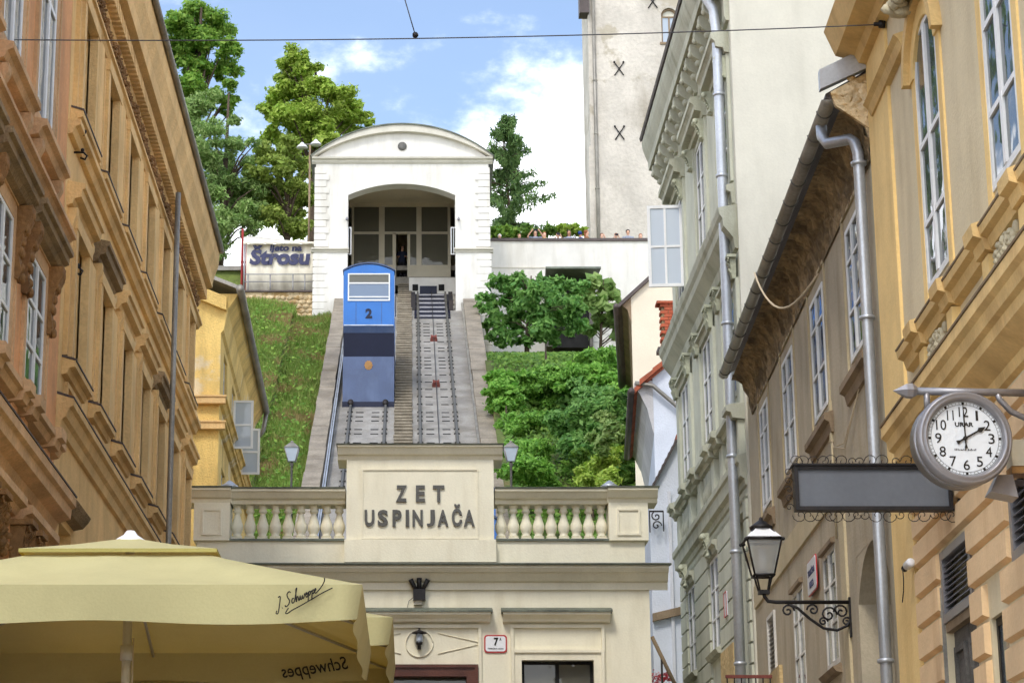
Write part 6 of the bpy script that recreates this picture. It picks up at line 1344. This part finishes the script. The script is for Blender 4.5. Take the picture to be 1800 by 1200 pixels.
for k in range(60):
    if k % 5: x, z = pol(6 * k, .755); mb.add([(x * s1 + dx, -.1022, z * s1 + dz) for s1, dx, dz in ((.97, .0012 * math.cos(R(6 * k)), -.0012 * math.sin(R(6 * k))), (.97, -.0012 * math.cos(R(6 * k)), .0012 * math.sin(R(6 * k))), (1.03, -.0012 * math.cos(R(6 * k)), .0012 * math.sin(R(6 * k))), (1.03, .0012 * math.cos(R(6 * k)), -.0012 * math.sin(R(6 * k))))], [(0, 1, 2, 3)])
for rq in (.725, .785): mb.tube([(pol(a, rq)[0], -.1015, pol(a, rq)[1]) for a in range(0, 361, 6)], .0012, 4)
mb.build('minute_track', 'ink', t)
def hand(a, l0, l1, w_, sp):
    d = Vector((math.sin(R(a)), 0, math.cos(R(a)))); n_ = Vector((d.z, 0, -d.x)); y = Vector((0, -.106, 0)); mb = MB()
    pts = [d * -l0 + n_ * w_ * 1.6, d * -l0 * .6 + n_ * w_ * .6, d * l1 * .62 + n_ * w_ * .6] + ([d * l1 * .72 + n_ * w_ * 2] if sp else []) + [d * l1, ] + ([d * l1 * .72 - n_ * w_ * 2] if sp else []) + [d * l1 * .62 - n_ * w_ * .6, d * -l0 * .6 - n_ * w_ * .6, d * -l0 - n_ * w_ * 1.6]
    k = len(pts); mb.add([p + y for p in pts] + [p + y + Vector((0, -.004, 0)) for p in pts], [tuple(range(k)), tuple(range(2 * k - 1, k - 1, -1))] + [(i, (i + 1) % k, k + (i + 1) % k, k + i) for i in range(k)]); return mb
hand(61, CR * .2, CR * .52, .009, True).build('hour_hand', 'ink', t); o = hand(-1, CR * .22, CR * .78, .007, False).build('minute_hand', 'ink', t, (0, -.006, 0)); MB().lathe([(0, -.118), (.014, -.118), (.014, -.1), (0, -.1)], 12, (0, 0, 0), 'y').build('hub', 'ink', t)
inst('lettering', stretch(text_mesh('URAR', 1, .001, .03), .125, .03), t, (0, -.1025, CR * .3), (R(90), 0, 0)); mb = MB(); rn_ = random.Random(3)
for k in range(15):
    if k != 8: mb.box(-.074 + .01 * k, -.074 + .01 * k + rn_.uniform(.004, .007), -.1028, -.1015, -CR * .245 - .005, -CR * .245 + rn_.choice((.003, .004, .008)))
mb.build('small_print', 'ink', t)
zb_ = (683 - 776) * -15.2 / 4000 * .97
xw = 4.9 + KW * (cp.y - 32.5) - cp.x
MB().tube([(-.33, 0, zb_), (xw + .03, 0, zb_)], .026, 10).build('bracket_arm', 'steel', t)
MB().lathe([(0, -.13), (.05, -.04), (.055, 0), (.035, .03), (0, .03)], 6, (-.31, 0, zb_), 'x', False).build('arrow_finial', 'steel', t)
for x in (-.21, .1): MB().tube([(x, 0, zb_), (x, 0, math.sqrt(CR * CR - x * x) - .02)], .022, 8).build('hanger', 'steel', t)
MB().tube([(.27, 0, zb_), (.29, 0, zb_ - .05), (.36, 0, zb_ - .13), (.45, 0, zb_ - .17), (xw + .02, 0, zb_ - .19)], .022, 8).build('brace', 'steel', t); MB().box(xw - .01, xw + .03, -.06, .06, zb_ - .26, zb_ + .08).build('wall_plate', 'steel', t)
# ---- blank hanging sign with wrought-iron scrolls
sp0 = atd(1532, 860, 17.9); xw = 4.9 + KW * (sp0.y - 32.5) - sp0.x; k_ = 17.9 / 4000
t = thing('hanging_sign', 'blank dark grey hanging sign board edged with wrought iron scrolls', 'sign', sp0)
xl, xr, zl_, zh = -132 * k_, 135 * k_, -34 * k_, 36 * k_
MB().box(xl, xr, -.035, .035, zl_, zh).build('board', 'panel', t)
mb = MB(); ring(mb, xl - .02, xr + .02, zl_ - .02, zh + .02, .03, -.055, .055); mb.box(xl - .03, xr + .03, -.075, .075, zh + .02, zh + .035); mb.build('sign_frame', 'iron', t)
mb = MB(); rn = random.Random(77)
def curl(x, z, r_, s_, up): mb.tube([(x + s_ * r_ * (1 - q / 15) * math.cos(q * .55), 0, z + up * r_ * (.3 + (1 - q / 15) * math.sin(q * .55))) for q in range(14)], .0032, 4)
x = xl
while x < xr: r_ = rn.uniform(.035, .06); curl(x, zh + .05, r_, rn.choice((-1, 1)), 1); curl(x + .02, zl_ - .035, r_ * 1.1, rn.choice((-1, 1)), -1); x += rn.uniform(.06, .1)
for q in range(5): curl(xl - .06, zl_ + .07 * q, .035, rn.choice((-1, 1)), 1)
mb.build('scroll', 'iron', t)
MB().tube([(xr, 0, zl_ - .01), (xw + .02, 0, zl_ - .01)], .012, 6).build('support_rod', 'iron', t); MB().tube([(xr, 0, zh + .02), (xw + .02, 0, zh + .02)], .014, 6).build('support_rod', 'iron', t); MB().box(xw - .015, xw + .02, -.03, .03, zl_ - .16, zh + .1).build('wall_plate', 'iron', t)
# ---- wrought-iron street lantern
lp = atd(1340, 975, 23.6); k_ = 23.6 / 4000; xw = 4.9 + KW * (lp.y - 32.5) - lp.x
t = thing('street_lantern', 'tapered glass street lantern on a scrolled wrought iron wall bracket', 'street lamp', lp)
zt_, zb_ = 18 * k_, -38 * k_ + .0
a, b = 17 * k_, 30 * k_; zb2 = -37 * k_; zt2 = 20 * k_ + .02
for s_ in range(4):
    an = R(90 * s_); cs, sn = math.cos(an), math.sin(an); tr_ = lambda x, y, z: (x * cs - y * sn, x * sn + y * cs, z)
    mb = MB(); mb.add([tr_(*p) for p in ((-a, -a, zb2), (a, -a, zb2), (b, -b, zt2), (-b, -b, zt2))], [(0, 1, 2, 3)]); mb.build('pane', 'glass_clear', t)
    mb = MB(); mb.add([tr_(*p) for p in ((-b, -b, zt2 + .03), (b, -b, zt2 + .03), (.075, -.075, zt2 + .14), (-.075, -.075, zt2 + .14))], [(0, 1, 2, 3)]); mb.build('roof_pane', 'plate', t)
mb = MB()
for s_ in range(4):
    an = R(90 * s_); cs, sn = math.cos(an), math.sin(an); tr_ = lambda x, y, z: (x * cs - y * sn, x * sn + y * cs, z)
    mb.tube([tr_(-a, -a, zb2), tr_(-b, -b, zt2), tr_(-.075, -.075, zt2 + .14)], .011, 6); mb.tube([tr_(-b, -b, zt2 + .01), tr_(b, -b, zt2 + .01)], .016, 6); mb.tube([tr_(-a, -a, zb2), tr_(a, -a, zb2)], .014, 6); mb.tube([tr_(-a * .8, -a * .8, zb2), tr_(-.045, -.045, zb2 - .16)], .01, 6); mb.ball(tr_(-b - .015, -b - .015, zt2), .02)
mb.build('lantern_frame', 'iron', t)
MB().lathe([(.12, zt2 + .13), (.125, zt2 + .155), (.09, zt2 + .18), (.05, zt2 + .21), (.025, zt2 + .225), (.02, zt2 + .25), (0, zt2 + .265)], 12).build('chimney_cap', 'iron', t)
MB().lathe([(.05, zb2 + .01), (.05, zt2 - .08), (.02, zt2 - .06)], 12).build('lamp_tube', 'c_white', t); MB().lathe([(.06, zb2 - .005), (.06, zb2 + .04), (.03, zb2 + .05)], 10).build('lamp_socket', 'iron', t); MB().box(-.055, .055, -.055, .055, zb2 - .19, zb2 - .15).build('base_block', 'iron', t)
za_ = (1058 - 975) * -k_
MB().tube([(0, 0, zb2 - .18), (.005, 0, za_ + .06), (.04, 0, za_ + .01), (.12, 0, za_), (xw + .02, 0, za_)], .02, 8).build('bracket_arm', 'iron', t)
mb = MB(); mb.tube([(.24, 0, za_ - .02), (.34, 0, za_ - .06), (.46, 0, za_ - .17), (.6, 0, za_ - .27), (.74, 0, za_ - .29), (xw - .04, 0, za_ - .24), (xw, 0, za_ - .16)], .016, 6)
for x, z, r_, s_ in ((.24, -.09, .07, 1), (.5, -.08, .065, -1), (.66, -.13, .09, 1), (.79, -.1, .08, -1), (.6, -.2, .05, 1), (.84, -.2, .05, 1)): mb.tube([(x + s_ * r_ * (1 - q / 17) * math.cos(q * .6), 0, za_ + z + r_ * (1 - q / 17) * math.sin(q * .6)) for q in range(16)], .011, 5)
mb.build('scrollwork', 'iron', t); MB().box(xw - .02, xw + .02, -.025, .025, za_ - .36, za_ + .05).build('wall_plate', 'iron', t)
# ---- small fixtures
def on_wall(px, py, off=.0): return onX(px, py, 4.9 - KW * 32.5 - off, KW)
p = on_wall(1790, 862, .15)
t = thing('wall_floodlight', 'grey metal floodlight pointing down on the peach wall below the clock', 'floodlight', p, RW)
mb = MB(); mb.hull8([(-.12, -.2, -.02), (.08, -.2, -.02), (.08, -.02, -.06), (-.12, -.02, -.06)], [(-.08, -.14, .1), (.05, -.14, .1), (.05, -.04, .1), (-.08, -.04, .1)]); mb.build('lamp_head', 'steel', t); MB().box(-.02, .02, -.05, .17, .03, .07).build('arm', 'iron', t); MB().tube([(0, .1, .0), (-.05, .12, -.15), (-.14, .13, -.25), (-.2, .14, -.2)], .008, 5).build('cable', 'cable', t)
p = on_wall(1606, 993, .03)
t = thing('security_camera', 'white bullet security camera at the corner pilaster of the yellow house', 'camera', p, RW)
MB().lathe([(0, -.16), (.035, -.16), (.04, -.14), (.04, .02), (.02, .04), (0, .04)], 12, (0, -.05, 0), 'x').build('camera_body', 'plate', t); MB().lathe([(0, -.165), (.03, -.165), (.03, -.15), (0, -.15)], 12, (0, -.05, 0), 'x').build('lens', 'ink', t) ; MB().box(.03, .06, -.04, .0, -.02, .05).build('mount', 'plate', t); MB().tube([(.04, -.01, -.02), (.02, -.01, -.12), (.06, -.01, -.22), (.14, -.01, -.3)], .005, 5).build('cable', 'iron', t)
t.children[0].rotation_euler = (0, 0, R(180)); t.children[1].rotation_euler = (0, 0, R(180)); t.children[0].location = t.children[1].location = (0, -.1, 0)
p = on_wall(1800, 810, .08)
t = thing('signal_box', 'cream and orange plastic alarm box on the peach wall right of the clock', 'alarm box', p, RW)
MB().box(-.09, .09, -.1, .08, -.05, .13).build('box_body', 'beige_metal', t); MB().box(-.085, .085, -.105, .07, -.1, -.05).build('beacon', 'gold', t)
p = on_wall(1555, 43, .02); p0 = Vector((-3.7, p.y - .4, zY(70, p.y - .4)))
t = thing('overhead_wire', 'thin dark span wire stretched across the street at the top', 'wire', p)
n_ = 30; pts = []
for q in range(n_ + 1):
    f_ = q / n_; c_ = p.lerp(p0, f_) - p; c_.z -= .06 * 4 * f_ * (1 - f_); pts.append(c_)
MB().tube(pts, .0055, 6).build('span_wire', 'wire', t); jn = pts[int(n_ * .535)]
pj = atY(730, 62, p.y - .2) - p; pe = atY(700, -40, p.y - .2) - p
MB().tube([pj, pj.lerp(pe, .5), pe], .0055, 6).build('drop_wire', 'wire', t); MB().ball(pj, (.03, .03, .03)).build('wire_clamp', 'iron', t); MB().lathe([(0, -.1), (.02, -.1), (.02, -.06), (.04, -.05), (.04, 0), (0, 0)], 8, (0, 0, 0), 'x').build('wall_eye', 'iron', t)

# ================================================================== PARASOLS
def parasol(label, cx, cy, zr, hw, ztop, rot, writing):
    g = street_z(cy); t = thing('parasol', label, 'parasol', (cx, cy, g), rot, 'cafe parasols in the street')
    zr -= g; ztop -= g
    # main canopy: four sagging panels between eight ribs
    N_ = 32; rings_ = 7; v = []; f = []; vent = .62
    def edge(k):      # point on the square rim, k in 0..N_
        a = (k % N_) / N_ * 4; i = int(a); u = (a - i) * 2 - 1; return [(u, -1), (1, u), (-u, 1), (-1, -u)][i]
    cr_ = .36
    for r_ in range(rings_ + 1):
        q = r_ / rings_; s_ = cr_ + (1 - cr_) * q
        for k in range(N_):
            ex, ey = edge(k); m_ = max(abs(ex), abs(ey)); mn = min(abs(ex), abs(ey)); corner = mn
            sag = -.05 * math.sin(math.pi * q) * (1 - abs(2 * mn - 1)); pull = 1 - .025 * math.sin(math.pi * abs(2 * mn - 1) * 0 + math.pi * (1 - abs(2 * mn - 1)) * .5) * q * 0
            z = ztop - .215 + (zr - (ztop - .215)) * q ** .95 + sag
            v.append((ex * hw * s_, ey * hw * s_, z))
    for r_ in range(rings_):
        for k in range(N_): f.append((r_ * N_ + k, r_ * N_ + (k + 1) % N_, (r_ + 1) * N_ + (k + 1) % N_, (r_ + 1) * N_ + k))
    mb = MB(); mb.add(v, f, True); co = mb.build('canopy', 'canvas', t)
    # valance hanging from the rim, waving, gathered at the corners
    rn = random.Random(5); M_ = 96; v = []; f = []
    ph = [rn.uniform(0, 6) for _ in range(4)]
    for k in range(M_):
        a = k / M_ * 4; i = int(a); u = (a - i) * 2 - 1; ex, ey = [(u, -1), (1, u), (-u, 1), (-1, -u)][i]; nx, ny = [(0, -1), (1, 0), (0, 1), (-1, 0)][i]
        cornr = max(0, (abs(u) - .72) / .28); wav = .012 * math.sin(u * 7 + ph[i]) + .004 * math.sin(u * 13 + ph[i] * 2); drop = .225 - .015 * math.cos(u * 6)
        for j in range(5):
            q = j / 4; o_ = (wav * q - .06 * q * (1 - cornr) ** .5 + .012 * math.sin(cornr * math.pi) * q); v.append((ex * hw + nx * o_ - (.03 * cornr * q * ex), ey * hw + ny * o_ - (.03 * cornr * q * ey), zr - drop * q))
    for k in range(M_):
        for j in range(4): k2 = (k + 1) % M_; f.append((k * 5 + j, k2 * 5 + j, k2 * 5 + j + 1, k * 5 + j + 1))
    mb = MB(); mb.add(v, f, True); mb.build('valance', 'canvas', t)
    # vent cap
    v = []; f = []; hc2 = hw * .4
    for q, z in ((.0, ztop), (.5, ztop - .1), (1., ztop - .185), (1., ztop - .21)):
        for k in range(16):
            a = k / 16 * 4; i = int(a); u = (a - i) * 2 - 1; ex, ey = [(u, -1), (1, u), (-u, 1), (-1, -u)][i]; v.append((ex * hc2 * max(q, .02), ey * hc2 * max(q, .02), z))
    for r_ in range(3):
        for k in range(16): f.append((r_ * 16 + k, r_ * 16 + (k + 1) % 16, (r_ + 1) * 16 + (k + 1) % 16, (r_ + 1) * 16 + k))
    mb = MB(); mb.add(v[:48], [q for q in f if max(q) < 48], True); mb.build('vent_cap', 'canvas', t)
    mb = MB(); mb.add(v[32:], [tuple(i - 32 for i in q) for q in f if min(q) >= 32], False); mb.build('vent_rim', 'canvas_vent', t)
    MB().lathe([(0, .05), (.03, .05), (.05, .02), (.1, -.01), (.1, -.03), (0, -.03)], 12, (0, 0, ztop)).build('finial', 'plate', t)
    MB().lathe([(.032, 0.1), (.032, ztop - .05)], 14).build('pole', 'beige_metal', t); MB().lathe([(.032, 2.2), (.045, 2.2), (.045, 2.3), (.032, 2.3)], 14).build('runner', 'beige_metal', t)
    MB().tube([(.045, -.01, 2.35), (.045, -.01, 1.95), (.09, -.02, 1.88), (.05, -.03, 1.86), (0, -.04, 1.87)], .006, 5).build('cord', 'cable', t); MB().box(-.4, .4, -.4, .4, .0, .1).build('base_plate', 'concrete', t)
    for k in range(8):
        ex, ey = edge(k * 4 if k % 2 == 0 else k * 4); a = Vector((ex * hw * .99, ey * hw * .99, zr - .025)); b = Vector((ex * .04, ey * .04, ztop - .16)); MB().tube([b, a], .012, 6).build('rib', 'beige_metal', t)
    if writing:
        # signature on the front valance near the right corner, wordmark on the rear valance seen from inside
        strokes = [[(.3, 1.), (.45, 1.05), (.5, .9), (.35, .2), (.2, -.25), (.02, -.2), (.1, 0)], [(.62, .0), (.66, .03)], [(1.5, .95), (1.35, 1.1), (1.15, .95), (1.2, .65), (1.35, .35), (1.2, .05), (.95, 0), (.9, .15)],
            [(1.75, .35), (1.65, .42), (1.55, .25), (1.6, .05), (1.75, .08), (1.85, .3), (2.05, .95), (2.1, 1.1), (2., 1.), (1.95, 0), (2.05, .35), (2.15, .38), (2.2, .05), (2.28, .1), (2.35, .4), (2.38, .05), (2.5, .1), (2.55, .35), (2.58, .05), (2.7, .12), (2.78, .42)],
            [(2.85, .2), (3., .3), (2.95, .42), (2.87, .25), (2.93, .03), (3.05, .1), (3.15, .4), (3.05, -.4), (3.15, .25), (3.28, .4), (3.32, .2), (3.2, .05), (3.5, .4), (3.4, -.4), (3.5, .25), (3.63, .4), (3.67, .2), (3.55, .05), (3.85, .3), (3.8, .42), (3.72, .25), (3.78, .03), (4.0, .1), (4.4, .35), (4.7, .7), (4.72, .95)],
            [(1.2, -.2), (.9, -.5), (1.1, -.6), (1.6, -.5), (2.6, -.42), (4.4, -.2), (5.4, -.15)]]
        def smooth(p):
            out = []
            for i_ in range(len(p) - 1):
                p0, p1, p2, p3 = p[max(i_ - 1, 0)], p[i_], p[i_ + 1], p[min(i_ + 2, len(p) - 1)]
                for q_ in range(4):
                    u_ = q_ / 4; out.append(tuple(.5 * (2 * b_ + (c2_ - a_) * u_ + (2 * a_ - 5 * b_ + 4 * c2_ - d_) * u_ ** 2 + (3 * b_ - a_ - 3 * c2_ + d_) * u_ ** 3) for a_, b_, c2_, d_ in zip(p0, p1, p2, p3)))
            return out + [p[-1]]
        mb = MB(); ca, sa = math.cos(R(24)), math.sin(R(24)); k_ = .07
        for p_ in strokes: mb.tube([(hw - .53 + k_ * (x * ca - z * sa), -hw - .012 - .02 * 0, zr - .165 + k_ * (x * sa + z * ca)) for x, z in ((x2 + .35 * z2, z2) for x2, z2 in smooth(p_))], .0036, 4)
        mb.build('signature', 'ink', t)
        me = stretch(text_mesh('Schweppes', 1, .0, .01, .2, 'ink', 'wordmark'), .5, .13); inst('wordmark', me, t, (hw - .42, hw - .085, zr - .13), (R(90), R(-8), 0), (-1, 1, 1))
    return t
zr1_ = atd(638, 1027, 14).z
parasol('cream parasol with dark script on its valance in the left foreground', -1.93, 13.9 + 1.64, zr1_, 1.64, atd(215, 937, 15.55).z, 0, True)
parasol('cream parasol behind the front one, only its right corner in view', -.13 - 1.64, 17.72 + 1.64, atd(690, 1085, 17.8).z, 1.64, atd(690, 1085, 17.8).z + .55, 0, False)
